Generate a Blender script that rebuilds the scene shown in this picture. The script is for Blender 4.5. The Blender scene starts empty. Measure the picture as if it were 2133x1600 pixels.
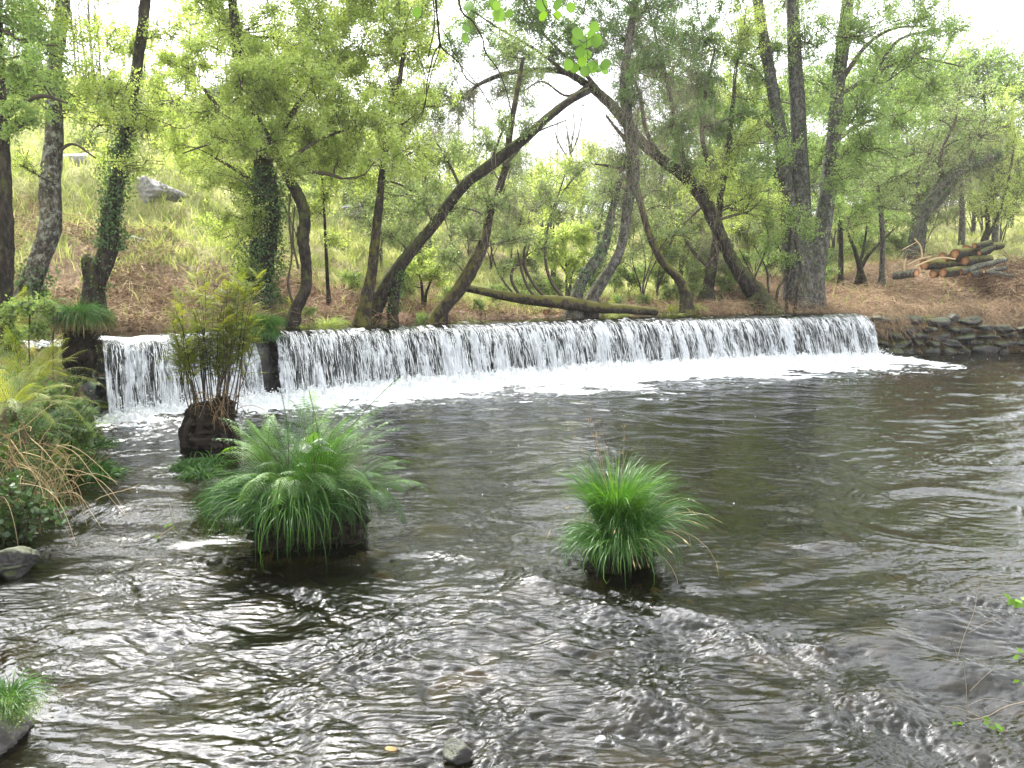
import bpy, math
import numpy as np
from mathutils import Vector

rng = np.random.default_rng(7)
scene = bpy.context.scene
COL = scene.collection

# ------------------------------------------------------------------ camera, sky, sun, exposure
EYE = 2.2
F = 1611.0
PITCH = math.atan(215.0 / F)
cam_data = bpy.data.cameras.new("camera")
cam_data.sensor_width = 36.0
cam_data.lens = 36.0 * F / 2133.0
cam_data.clip_end = 2000.0
cam_data.clip_start = 0.05
cam = bpy.data.objects.new("camera", cam_data)
cam.location = (0, 0, EYE)
cam.rotation_euler = (math.radians(90) - PITCH, 0, 0)
COL.objects.link(cam)
scene.camera = cam

SUN_EL = math.radians(50.0)
SUN_AZ = math.radians(-24.0)          # clockwise from +Y; negative = to the left, behind the trees
world = bpy.data.worlds.new("World")
scene.world = world
world.use_nodes = True
wn = world.node_tree
wn.nodes.clear()
wo = wn.nodes.new("ShaderNodeOutputWorld")
wb = wn.nodes.new("ShaderNodeBackground")
sky = wn.nodes.new("ShaderNodeTexSky")
sky.sky_type = 'NISHITA'
sky.sun_disc = False
sky.sun_elevation = SUN_EL
sky.sun_rotation = SUN_AZ
sky.air_density = 1.0
sky.dust_density = 4.0
sky.ozone_density = 1.0
hs = wn.nodes.new("ShaderNodeHueSaturation")
hs.inputs['Saturation'].default_value = 0.35
wn.links.new(sky.outputs[0], hs.inputs['Color'])
# thin bright cloud over the whole sky, a little uneven
tcw = wn.nodes.new("ShaderNodeTexCoord")
cn = wn.nodes.new("ShaderNodeTexNoise"); cn.inputs['Scale'].default_value = 2.2; cn.inputs['Detail'].default_value = 6.0
wn.links.new(tcw.outputs['Generated'], cn.inputs['Vector'])
cr = wn.nodes.new("ShaderNodeValToRGB"); cr.color_ramp.elements[0].position = 0.36; cr.color_ramp.elements[1].position = 0.62
wn.links.new(cn.outputs[0], cr.inputs[0])
cm = wn.nodes.new("ShaderNodeMath"); cm.operation = 'MULTIPLY_ADD'; cm.inputs[1].default_value = 0.75; cm.inputs[2].default_value = 0.20
wn.links.new(cr.outputs[0], cm.inputs[0])
mw = wn.nodes.new("ShaderNodeMix"); mw.data_type = 'RGBA'
wn.links.new(cm.outputs[0], mw.inputs[0]); wn.links.new(hs.outputs[0], mw.inputs[6]); mw.inputs[7].default_value = (14.0, 14.4, 15.0, 1)
# the cloud is brightest around the sun behind it
dt = wn.nodes.new("ShaderNodeVectorMath"); dt.operation = 'DOT_PRODUCT'
wn.links.new(tcw.outputs['Generated'], dt.inputs[0])
dt.inputs[1].default_value = (math.sin(SUN_AZ) * math.cos(SUN_EL), math.cos(SUN_AZ) * math.cos(SUN_EL), math.sin(SUN_EL))
mx0 = wn.nodes.new("ShaderNodeMath"); mx0.operation = 'MAXIMUM'; mx0.inputs[1].default_value = 0.0
wn.links.new(dt.outputs['Value'], mx0.inputs[0])
pw = wn.nodes.new("ShaderNodeMath"); pw.operation = 'POWER'; pw.inputs[1].default_value = 9.0
wn.links.new(mx0.outputs[0], pw.inputs[0])
au = wn.nodes.new("ShaderNodeMath"); au.operation = 'MULTIPLY_ADD'; au.inputs[1].default_value = 3.0; au.inputs[2].default_value = 0.95
wn.links.new(pw.outputs[0], au.inputs[0])
vm = wn.nodes.new("ShaderNodeVectorMath"); vm.operation = 'SCALE'
wn.links.new(mw.outputs[2], vm.inputs[0]); wn.links.new(au.outputs[0], vm.inputs['Scale'])
wn.links.new(vm.outputs[0], wb.inputs['Color'])
wb.inputs['Strength'].default_value = 0.15
wn.links.new(wb.outputs[0], wo.inputs[0])

sun_data = bpy.data.lights.new("sun", 'SUN')
sun_data.energy = 5.0
sun_data.angle = math.radians(0.9)
sun_data.color = (1.0, 0.955, 0.88)
sun = bpy.data.objects.new("sun", sun_data)
sd_dir = Vector((math.sin(SUN_AZ) * math.cos(SUN_EL), math.cos(SUN_AZ) * math.cos(SUN_EL), math.sin(SUN_EL)))
sun.rotation_euler = sd_dir.to_track_quat('Z', 'Y').to_euler()
sun.location = (0, 0, 60)
COL.objects.link(sun)

scene.view_settings.view_transform = 'Standard'
scene.view_settings.look = 'None'
scene.view_settings.gamma = 1.0
scene.view_settings.exposure = 0.98
scene.render.engine = 'CYCLES'
cy = scene.cycles
cy.max_bounces = 8
cy.diffuse_bounces = 3
cy.glossy_bounces = 3
cy.transmission_bounces = 4
cy.transparent_max_bounces = 12
cy.sample_clamp_indirect = 6.0
cy.sample_clamp_direct = 30.0
cy.caustics_reflective = False
cy.caustics_refractive = False
cy.use_denoising = True

# ------------------------------------------------------------------ picture helpers
_cp, _sp = math.cos(PITCH), math.sin(PITCH)


def ray(px, py):
    """direction through a photograph pixel, scaled so that its Y is 1"""
    a = (px - 1066.5) / F
    b = (800.0 - py) / F
    d = np.array([a, _cp + b * _sp, -_sp + b * _cp])
    return d / d[1]


def P(px, py, D):
    return np.array([0, 0, EYE]) + ray(px, py) * D


def smooth(a, b, x):
    t = np.clip((x - a) / (b - a), 0, 1)
    return t * t * (3 - 2 * t)


# ------------------------------------------------------------------ tileable noise
def noise_tile(n, lo, hi, seed, aniso=1.0):
    """n x n periodic field with energy between lo and hi cycles per tile; std 1"""
    r = np.random.default_rng(seed)
    w = np.fft.rfft2(r.standard_normal((n, n)).astype(np.float32))
    fy = np.fft.fftfreq(n)[:, None] * n
    fx = np.fft.rfftfreq(n)[None, :] * n * aniso
    k = np.sqrt(fx * fx + fy * fy) + 1e-6
    filt = np.exp(-(np.log(k / math.sqrt(lo * hi)) ** 2) / (2 * (0.5 * math.log(hi / lo)) ** 2)) / k
    f = np.fft.irfft2(w * filt, s=(n, n))
    f -= f.mean()
    return (f / f.std()).astype(np.float32)


def sample(tile, x, y, size):
    """bilinear periodic lookup; tile covers size metres"""
    n = tile.shape[0]
    u = np.asarray(x) / size * n
    v = np.asarray(y) / size * n
    iu = np.floor(u).astype(np.int64)
    iv = np.floor(v).astype(np.int64)
    fu = (u - iu).astype(np.float32)
    fv = (v - iv).astype(np.float32)
    iu0 = iu % n; iu1 = (iu + 1) % n; iv0 = iv % n; iv1 = (iv + 1) % n
    a = tile[iv0, iu0] * (1 - fu) + tile[iv0, iu1] * fu
    b = tile[iv1, iu0] * (1 - fu) + tile[iv1, iu1] * fu
    return a * (1 - fv) + b * fv


N_LOW = noise_tile(512, 2, 8, 11)
N_MID = noise_tile(1024, 8, 60, 12)
N_FINE = noise_tile(1024, 40, 260, 13)

# ------------------------------------------------------------------ river plan
WA = np.array([-6.85, 12.9])
WB = np.array([10.35, 22.9])
WL = float(np.linalg.norm(WB - WA))
WE = (WB - WA) / WL
WN = np.array([WE[1], -WE[0]])           # points downstream, towards the camera


def weir_frame(x, y):
    """s along the weir (0..WL) and q, metres downstream of its lip"""
    dx = x - WA[0]
    dy = y - WA[1]
    s = dx * WE[0] + dy * WE[1]
    q = dx * WN[0] + dy * WN[1]
    t = np.clip(s / WL, 0, 1)
    return s, q + bow(t * WL)


def bow(s):
    t = np.clip(s / WL, 0, 1)
    return 1.15 * 4 * t * (1 - t) + 0.10 * np.sin(s * 1.3) + 0.05 * np.sin(s * 3.1 + 1)


def lipz(s):
    return 0.022 * sample(N_MID, s, s * 0 + 3.0, 11.0) - 0.012 + 0.06 * smooth(15.5, 18.5, s) + 0.04 * smooth(3.5, 1.5, s)


def weir_pt(s, q):
    qq = q - bow(s)
    return WA[0] + WE[0] * s + WN[0] * qq, WA[1] + WE[1] * s + WN[1] * qq


POOL = np.array([(-2.6, -3), (-2.8, 1.5), (-3.1, 3.3), (-3.6, 4.4), (-4.25, 5.7), (-4.65, 7.4), (-5.5, 9.4), (-6.7, 12.2), (-7.1, 12.9),
                 (-8.6, 13.3), (-8.6, 14.6), (-6.9, 14.9), (-5.2, 15.5), (-3.7, 16.7), (-1.85, 17.9), (0.35, 19.4), (3.0, 21.2), (4.6, 21.9),
                 (7.4, 23.2), (9.6, 23.7), (10.45, 23.6), (16.1, 24.6), (26, 25.6), (45, 27), (45, -3)])


def pool_sd(x, y):
    """signed distance to the shoreline, positive on land"""
    x = np.asarray(x, dtype=np.float64); y = np.asarray(y, dtype=np.float64)
    best = np.full(x.shape, 1e9)
    inside = np.zeros(x.shape, bool)
    n = len(POOL)
    for i in range(n):
        a = POOL[i]; b = POOL[(i + 1) % n]
        e = b - a
        t = np.clip(((x - a[0]) * e[0] + (y - a[1]) * e[1]) / (e @ e), 0, 1)
        d = (x - a[0] - t * e[0]) ** 2 + (y - a[1] - t * e[1]) ** 2
        best = np.minimum(best, d)
        c = ((a[1] > y) != (b[1] > y)) & (x < (b[0] - a[0]) * (y - a[1]) / (b[1] - a[1] + 1e-12) + a[0])
        inside ^= c
    d = np.sqrt(best)
    return np.where(inside, -d, d)


LIP = 1.24
_ss = np.linspace(1, 6, 2000)
_gx, _gy = weir_pt(_ss, 0.1)
GS = float(_ss[np.argmin(np.abs(_gx / _gy * F + 1066.5 - 548))])    # where the black rock splits the falls


def ground(x, y):
    x = np.asarray(x, dtype=np.float64); y = np.asarray(y, dtype=np.float64)
    sd = pool_sd(x, y)
    s, q = weir_frame(x, y)
    wob = sample(N_MID, x, y, 30.0) * 0.10 + sample(N_LOW, x, y, 40.0) * 0.22
    bed = np.where(q > 0, -0.42, 0.85) + sample(N_MID, x, y, 12.0) * 0.05
    u = x / np.maximum(y, 1.0)
    slope = np.interp(u, [-.8, -.45, -.2, 0, .2, .5, .9], [.44, .42, .28, .17, .14, .15, .17])
    d0 = np.interp(u, [-.6, -.35, -.1, .05, .3, .6, .8], [0.2, .4, 1.5, 5., 9., 7., 4.])
    cap = np.interp(u, [-.8, -.4, -.1, .1, .4, .8], [19, 17.5, 12, 9, 10, 13])
    dd = np.maximum(sd - 0.4, 0)
    rise = slope * np.maximum(dd - d0, 0)
    rise = cap * (1 - np.exp(-rise / cap * 1.25))
    # terraces of the left slope
    tl = smooth(-.15, -.35, u)
    rise = rise + tl * 0.28 * np.sin(rise * 2.6 + sample(N_LOW, x, y, 60.) * 1.2) * smooth(0, 2, rise)
    near_left = smooth(13.5, 11.5, y) * smooth(0, -2, x)
    bench = 1.36 + 0.035 * np.minimum(dd, 9) - near_left * 0.35 + 0.16 * smooth(.20, .34, u) * np.minimum(dd, 5.5)
    bench = bench + np.exp(-(((x - 14.6) / 2.8) ** 2 + ((y - 28) / 2.2) ** 2)) * 0.25 + np.exp(-(((x - 20.5) / 2.8) ** 2 + ((y - 27.5) / 2.0) ** 2)) * 1.1
    land = bench + rise + wob * (0.25 + smooth(1, 6, dd) + smooth(25, 60, dd) * 2)
    edge = smooth(-0.15, 0.5, sd + sample(N_MID, x, y, 9.0) * 0.12)
    return bed * (1 - edge) + land * edge


def gz(x, y):
    return float(ground(np.array([x]), np.array([y]))[0])


def hit(px, py, lo=4.0, hi=90.0):
    """where the ray through a pixel meets the land"""
    D = np.concatenate([np.arange(lo, 40, 0.1), np.arange(40, hi, 0.4)])
    r = ray(px, py)
    X = r[0] * D; Z = EYE + r[2] * D
    g = ground(X, D)
    k = np.nonzero(Z < g)[0]
    return float(D[k[0]]) if len(k) else 60.0


# ------------------------------------------------------------------ mesh building
class MB:
    """collects vertices and faces (3, 4 or n-gons) and a per-face tint"""

    def __init__(self):
        self.v = []; self.n = 0; self.loops = []; self.sizes = []; self.tint = []

    def add(self, verts, faces, tint=None):
        verts = np.asarray(verts, dtype=np.float32).reshape(-1, 3)
        faces = np.asarray(faces, dtype=np.int32)
        self.v.append(verts)
        self.loops.append((faces + self.n).ravel())
        self.sizes.append(np.full(len(faces), faces.shape[1], np.int32))
        if tint is None:
            tint = np.full(len(faces), 0.5, np.float32)
        self.tint.append(np.broadcast_to(np.asarray(tint, np.float32), (len(faces),)))
        self.n += len(verts)
        return self

    def mesh(self, name, smooth_=True):
        me = bpy.data.meshes.new(name)
        v = np.concatenate(self.v); lp = np.concatenate(self.loops); sz = np.concatenate(self.sizes)
        me.vertices.add(len(v)); me.vertices.foreach_set("co", v.ravel())
        me.loops.add(len(lp)); me.loops.foreach_set("vertex_index", lp)
        me.polygons.add(len(sz))
        st = np.concatenate([[0], np.cumsum(sz)[:-1]]).astype(np.int32)
        me.polygons.foreach_set("loop_start", st)
        me.polygons.foreach_set("loop_total", sz)
        if smooth_:
            me.polygons.foreach_set("use_smooth", np.ones(len(sz), bool))
        a = me.attributes.new("tint", 'FLOAT', 'FACE')
        a.data.foreach_set("value", np.concatenate(self.tint))
        me.update(calc_edges=True)
        return me


def tag(o, label=None, cat=None, group=None, kind=None):
    if label: o["label"] = label
    if cat: o["category"] = cat
    if group: o["group"] = group
    if kind: o["kind"] = kind
    return o


def link(name, mesh, mat=None, parent=None, loc=None):
    o = bpy.data.objects.new(name, mesh)
    COL.objects.link(o)
    if mat is not None and mesh is not None and not mesh.materials:
        mesh.materials.append(mat)
    if loc is not None:
        o.location = loc
    if parent is not None:
        o.parent = parent
    return o


def build(name, mb, mat, parent=None, origin=None, smooth_=True):
    """links the collected shape; vertices are in world space and are moved to the origin of their thing"""
    if origin is not None:
        og = np.asarray(origin, np.float32)
        mb.v = [v - og for v in mb.v]
    return link(name, mb.mesh(name, smooth_), mat, parent, None if parent is not None or origin is None else tuple(float(c) for c in origin))


def empty(name, loc):
    o = bpy.data.objects.new(name, None)
    o.empty_display_size = 0.2
    COL.objects.link(o)
    o.location = tuple(float(c) for c in loc)
    return o


def norm(v):
    return v / np.maximum(np.linalg.norm(v, axis=-1, keepdims=True), 1e-9)


def tubes(mb, pts, rad, k=3, tint=0.5, cap=False):
    """pts (B,n,3), rad (B,n) or (n,) -> B tubes with k sides"""
    pts = np.asarray(pts, np.float64)
    if pts.ndim == 2: pts = pts[None]
    B, n, _ = pts.shape
    rad = np.broadcast_to(np.asarray(rad, np.float64), (B, n)) if np.ndim(rad) < 3 else rad
    t = np.empty_like(pts)
    t[:, 1:-1] = pts[:, 2:] - pts[:, :-2]
    t[:, 0] = pts[:, 1] - pts[:, 0]; t[:, -1] = pts[:, -1] - pts[:, -2]
    t = norm(t)
    m = norm(pts[:, -1] - pts[:, 0] + 1e-6)
    ref = np.cross(m, np.where(np.abs(m[:, 2:3]) < 0.9, [[0, 0, 1.0]], [[1.0, 0, 0]]))
    ref = norm(ref)
    if n > 12 or k > 5:   # transported frame for bent trunks
        U = np.empty_like(pts)
        u = norm(ref - (ref * t[:, 0]).sum(-1, keepdims=True) * t[:, 0])
        for i in range(n):
            u = norm(u - (u * t[:, i]).sum(-1, keepdims=True) * t[:, i])
            U[:, i] = u
    else:
        r3 = np.broadcast_to(ref[:, None], pts.shape)
        U = norm(r3 - (r3 * t).sum(-1, keepdims=True) * t)
    V = np.cross(t, U)
    a = np.arange(k) * 2 * math.pi / k
    ring = U[:, :, None] * np.cos(a)[None, None, :, None] + V[:, :, None] * np.sin(a)[None, None, :, None]
    if np.ndim(rad) == 3:
        vv = pts[:, :, None] + ring * rad[..., None]
    else:
        vv = pts[:, :, None] + ring * rad[:, :, None, None]
    idx = np.arange(B * n * k).reshape(B, n, k)
    a0 = idx[:, :-1]; a1 = idx[:, 1:]
    f = np.stack([a0, np.roll(a0, -1, 2), np.roll(a1, -1, 2), a1], -1).reshape(-1, 4)
    tt = np.asarray(tint)
    if tt.ndim == 1:
        tt = np.repeat(tt, (n - 1) * k)
    mb.add(vv, f, tt)
    if cap:
        for b in range(B):
            for e, rev in ((0, True), (n - 1, False)):
                c = vv[b, e]
                mb.add(c, [list(range(k))[::-1] if rev else list(range(k))], 0.5)
    return vv


def leaf_quads(mb, p, d, nrm, L, W, tint):
    """diamond leaves: base p, direction d, normal nrm, length, width"""
    side = norm(np.cross(d, nrm))
    L = np.asarray(L)[:, None]; W = np.asarray(W)[:, None]
    mid = p + d * L * 0.45
    v = np.stack([p, mid + side * W * .5, p + d * L, mid - side * W * .5], 1)
    f = np.arange(len(p) * 4).reshape(-1, 4)
    mb.add(v, f, tint)


def ribbons(mb, pts, side, w, tint):
    """pts (B,n,3), side (B,n,3) or (B,3), w (B,n) half widths"""
    B, n, _ = pts.shape
    if side.ndim == 2: side = np.broadcast_to(side[:, None], pts.shape)
    w = np.broadcast_to(w, (B, n))[..., None]
    v = np.stack([pts - side * w, pts + side * w], 2)
    idx = np.arange(B * n * 2).reshape(B, n, 2)
    f = np.stack([idx[:, :-1, 0], idx[:, :-1, 1], idx[:, 1:, 1], idx[:, 1:, 0]], -1).reshape(-1, 4)
    mb.add(v, f, np.repeat(np.broadcast_to(tint, (B,)), n - 1))


def rand_dir(n, up=0.0, r=None):
    r = r or rng
    v = r.standard_normal((n, 3))
    v[:, 2] += up
    return norm(v)


def catmull(pts, n):
    pts = np.asarray(pts, np.float64)
    p = np.vstack([2 * pts[0] - pts[1], pts, 2 * pts[-1] - pts[-2]])
    out = []
    m = len(pts) - 1
    for g in np.linspace(0, m - 1e-6, n):
        i = int(g); t = g - i
        a, b, c, d = p[i], p[i + 1], p[i + 2], p[i + 3]
        out.append(0.5 * ((2 * b) + (-a + c) * t + (2 * a - 5 * b + 4 * c - d) * t * t + (-a + 3 * b - 3 * c + d) * t ** 3))
    return np.array(out)


# ------------------------------------------------------------------ materials
class NT:
    def __init__(self, name):
        self.m = bpy.data.materials.new(name)
        self.m.use_nodes = True
        self.t = self.m.node_tree
        self.t.nodes.clear()
        self.out = self.t.nodes.new("ShaderNodeOutputMaterial")

    def n(self, typ, ins=None, **props):
        nd = self.t.nodes.new(typ)
        for k, v in props.items():
            setattr(nd, k, v)
        for k, v in (ins or {}).items():
            s = nd.inputs[k]
            if isinstance(v, bpy.types.NodeSocket):
                self.t.links.new(v, s)
            elif isinstance(v, bpy.types.Node):
                self.t.links.new(v.outputs[0], s)
            else:
                s.default_value = v
        return nd

    def coord(self, scale=(1, 1, 1), kind='Object'):
        c = self.n("ShaderNodeTexCoord")
        mp = self.n("ShaderNodeMapping", {'Scale': scale})
        self.t.links.new(c.outputs[kind], mp.inputs['Vector'])
        return mp.outputs[0]

    def pos(self, scale=(1, 1, 1)):
        g = self.n("ShaderNodeNewGeometry")
        mp = self.n("ShaderNodeMapping", {'Scale': scale})
        self.t.links.new(g.outputs['Position'], mp.inputs['Vector'])
        return mp.outputs[0]

    def noise(self, vec, scale, detail=4.0, rough=0.6, dist=0.0):
        return self.n("ShaderNodeTexNoise", {'Vector': vec, 'Scale': scale, 'Detail': detail, 'Roughness': rough, 'Distortion': dist}).outputs[0]

    def ramp(self, fac, stops):
        r = self.n("ShaderNodeValToRGB", {'Fac': fac})
        e = r.color_ramp.elements
        while len(e) < len(stops): e.new(0.5)
        for el, (p, c) in zip(e, stops):
            el.position = p
            el.color = (*c, 1) if len(c) == 3 else c
        return r.outputs[0]

    def mixc(self, fac, a, b, mode='MIX'):
        m = self.n("ShaderNodeMix", data_type='RGBA', blend_type=mode)
        for s, v in ((0, fac), (6, a), (7, b)):
            if isinstance(v, (bpy.types.NodeSocket,)):
                self.t.links.new(v, m.inputs[s])
            else:
                m.inputs[s].default_value = v if s == 0 else (*v, 1)
        return m.outputs[2]

    def math(self, op, a, b=0.0, clamp=False):
        m = self.n("ShaderNodeMath", operation=op, use_clamp=clamp)
        for i, v in enumerate((a, b)):
            if isinstance(v, bpy.types.NodeSocket):
                self.t.links.new(v, m.inputs[i])
            else:
                m.inputs[i].default_value = v
        return m.outputs[0]

    def bump(self, h, strength, dist, normal=None):
        ins = {'Height': h, 'Strength': strength, 'Distance': dist}
        if normal is not None: ins['Normal'] = normal
        return self.n("ShaderNodeBump", ins).outputs[0]

    def attr(self, name):
        return self.n("ShaderNodeAttribute", attribute_name=name).outputs['Fac']

    def done(self, sh):
        self.t.links.new(sh if isinstance(sh, bpy.types.NodeSocket) else sh.outputs[0], self.out.inputs['Surface'])
        return self.m


def leaf_mat(name, dark, mid, bright, trans=0.5, gloss=0.04, rough=0.45):
    t = NT(name)
    c = t.ramp(t.attr("tint"), [(0.0, dark), (0.5, mid), (1.0, bright)])
    cl = t.noise(t.pos(), 1.3, 2.0, 0.5)
    c = t.mixc(t.ramp(cl, [(0.35, (0, 0, 0)), (0.7, (1, 1, 1))]), c, t.mixc(0.5, c, tuple(x * 1.35 for x in mid)))
    d = t.n("ShaderNodeBsdfDiffuse", {'Color': c})
    tc = t.n("ShaderNodeHueSaturation", {'Color': c, 'Saturation': 1.12, 'Value': 1.3, 'Hue': 0.497})
    tr = t.n("ShaderNodeBsdfTranslucent", {'Color': tc})
    mx = t.n("ShaderNodeMixShader", {0: trans, 1: d, 2: tr})
    g = t.n("ShaderNodeBsdfGlossy", {'Roughness': rough, 'Color': (0.9, 0.95, 0.9, 1)})
    return t.done(t.n("ShaderNodeMixShader", {0: gloss, 1: mx, 2: g}))


def bark_mat(name, dark, light, moss=0.0, mosscol=(0.10, 0.12, 0.02), lichen=0.0, scale=1.0):
    t = NT(name)
    v = t.pos((1, 1, 0.25))
    v2 = t.pos()
    f = t.noise(v, 28 * scale, 6, 0.7)
    big = t.noise(v2, 5, 4, 0.6)
    patch = t.noise(t.pos((1, 1, 0.45)), 9, 5, 0.7, 0.5)
    c = t.ramp(t.math('ADD', t.math('MULTIPLY', f, 0.5), t.math('MULTIPLY', patch, 0.5)), [(0.40, dark), (0.50, tuple(0.45 * a + 0.1 * b for a, b in zip(light, dark))), (0.62, tuple(1.5 * a for a in light))])
    if lichen:
        l = t.noise(v2, 9, 5, 0.75, 0.4)
        c = t.mixc(t.math('MULTIPLY', t.ramp(l, [(0.50, (0, 0, 0)), (0.60, (1, 1, 1))]), lichen), c, (0.34, 0.36, 0.30))
    if moss:
        g = t.n("ShaderNodeNewGeometry")
        sx = t.n("ShaderNodeSeparateXYZ", {0: g.outputs['Normal']})
        up = t.math('ADD', t.math('MULTIPLY', sx.outputs[2], 0.45), big)
        c = t.mixc(t.math('MULTIPLY', t.ramp(up, [(0.52, (0, 0, 0)), (0.66, (1, 1, 1))]), moss), c, mosscol)
    n1 = t.bump(f, 0.9, 0.03)
    n2 = t.bump(big, 0.5, 0.08, n1)
    return t.done(t.n("ShaderNodeBsdfPrincipled", {'Base Color': c, 'Roughness': 0.9, 'Normal': n2, 'Specular IOR Level': 0.25}))


def rock_mat(name, dark, light, rough=0.7, moss=0.0, spec=0.4, scale=1.0):
    t = NT(name)
    v = t.pos()
    f = t.noise(v, 6 * scale, 8, 0.7)
    c = t.ramp(f, [(0.35, dark), (0.68, light)])
    if moss:
        g = t.n("ShaderNodeNewGeometry")
        sx = t.n("ShaderNodeSeparateXYZ", {0: g.outputs['Normal']})
        up = t.math('ADD', t.math('MULTIPLY', sx.outputs[2], 0.4), t.noise(v, 7, 5, 0.7))
        c = t.mixc(t.math('MULTIPLY', t.ramp(up, [(0.66, (0, 0, 0)), (0.8, (1, 1, 1))]), moss), c, (0.09, 0.12, 0.025))
    nb = t.bump(t.noise(v, 30 * scale, 8, 0.75), 0.7, 0.02, t.bump(f, 0.6, 0.06))
    return t.done(t.n("ShaderNodeBsdfPrincipled", {'Base Color': c, 'Roughness': rough, 'Normal': nb, 'Specular IOR Level': spec}))


def plain_mat(name, stops, scale=8.0, rough=0.85, spec=0.2, trans=0.0):
    """tint attribute through a ramp with noise on top, for straw, twigs and cut wood"""
    t = NT(name)
    a = t.math('ADD', t.math('MULTIPLY', t.attr("tint"), 0.75), t.math('MULTIPLY', t.noise(t.pos(), scale, 3, 0.6), 0.3))
    c = t.ramp(a, stops)
    p = t.n("ShaderNodeBsdfPrincipled", {'Base Color': c, 'Roughness': rough, 'Specular IOR Level': spec})
    if trans:
        tr = t.n("ShaderNodeBsdfTranslucent", {'Color': c})
        p = t.n("ShaderNodeMixShader", {0: trans, 1: p, 2: tr})
    return t.done(p)


M = {}
M['leaf_bright'] = leaf_mat("leaf_bright", (0.19, 0.245, 0.06), (0.34, 0.42, 0.11), (0.54, 0.60, 0.20), 0.57)
M['leaf_mid'] = leaf_mat("leaf_mid", (0.09, 0.145, 0.035), (0.195, 0.285, 0.075), (0.37, 0.45, 0.14), 0.55)
M['leaf_dark'] = leaf_mat("leaf_dark", (0.06, 0.10, 0.03), (0.12, 0.19, 0.05), (0.22, 0.31, 0.08), 0.48)
M['leaf_olive'] = leaf_mat("leaf_olive", (0.11, 0.145, 0.05), (0.20, 0.265, 0.09), (0.35, 0.41, 0.17), 0.52)
M['ivy'] = leaf_mat("ivy", (0.025, 0.05, 0.015), (0.05, 0.10, 0.025), (0.12, 0.19, 0.05), 0.3, 0.035, 0.4)
M['fern'] = leaf_mat("fern", (0.010, 0.035, 0.007), (0.045, 0.12, 0.016), (0.15, 0.29, 0.035), 0.34, 0.04)
M['fern_yellow'] = leaf_mat("fern_yellow", (0.10, 0.14, 0.02), (0.23, 0.27, 0.04), (0.40, 0.38, 0.07), 0.5, 0.03)
M['sedge'] = leaf_mat("sedge", (0.010, 0.034, 0.008), (0.030, 0.088, 0.014), (0.095, 0.185, 0.025), 0.36, 0.02, 0.4)
M['sedge_vivid'] = leaf_mat("sedge_vivid", (0.014, 0.045, 0.010), (0.045, 0.125, 0.018), (0.15, 0.26, 0.04), 0.40, 0.03, 0.4)
M['grass'] = leaf_mat("grass", (0.13, 0.17, 0.045), (0.29, 0.33, 0.10), (0.52, 0.50, 0.22), 0.35, 0.03)
M['straw'] = plain_mat("straw", [(0.1, (0.08, 0.045, 0.025)), (0.45, (0.22, 0.135, 0.08)), (0.8, (0.42, 0.31, 0.18)), (1.0, (0.55, 0.45, 0.28))], 6)
M['straw_red'] = plain_mat("straw_red", [(0.1, (0.07, 0.03, 0.02)), (0.5, (0.23, 0.13, 0.085)), (0.85, (0.42, 0.29, 0.19)), (1.0, (0.50, 0.38, 0.26))], 6)
M['dry'] = plain_mat("dry_stems", [(0.1, (0.16, 0.10, 0.045)), (0.5, (0.38, 0.27, 0.13)), (1.0, (0.60, 0.48, 0.28))], 5, trans=0.2)
M['twig'] = plain_mat("twig", [(0.1, (0.03, 0.024, 0.018)), (0.6, (0.09, 0.07, 0.05)), (1.0, (0.26, 0.22, 0.16))], 4)
M['twig_pale'] = plain_mat("twig_pale", [(0.1, (0.08, 0.065, 0.045)), (0.6, (0.20, 0.165, 0.12)), (1.0, (0.36, 0.31, 0.23))], 4)
M['bark_dark'] = bark_mat("bark_dark", (0.008, 0.006, 0.005), (0.050, 0.039, 0.030), 0.35)
M['bark_lichen'] = bark_mat("bark_lichen", (0.02, 0.017, 0.014), (0.10, 0.085, 0.068), 0.15, lichen=0.6)
M['bark_moss'] = bark_mat("bark_moss", (0.016, 0.012, 0.009), (0.07, 0.055, 0.038), 0.8, (0.11, 0.105, 0.02))
M['bark_grey'] = bark_mat("bark_grey", (0.020, 0.017, 0.015), (0.105, 0.09, 0.078), 0.2, lichen=0.25)
M['rock'] = rock_mat("rock", (0.05, 0.045, 0.042), (0.22, 0.20, 0.19), moss=0.5)
M['rock_wet'] = rock_mat("rock_wet", (0.008, 0.008, 0.007), (0.055, 0.05, 0.045), 0.28, moss=0.3, spec=0.6)
M['rock_pale'] = rock_mat("rock_pale", (0.10, 0.095, 0.09), (0.36, 0.34, 0.33), scale=0.8)
M['slate'] = rock_mat("slate", (0.009, 0.008, 0.008), (0.060, 0.054, 0.052), 0.55, moss=0.4)
M['root'] = rock_mat("root_mass", (0.008, 0.006, 0.004), (0.045, 0.032, 0.02), 0.8, spec=0.2, scale=3)


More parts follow.
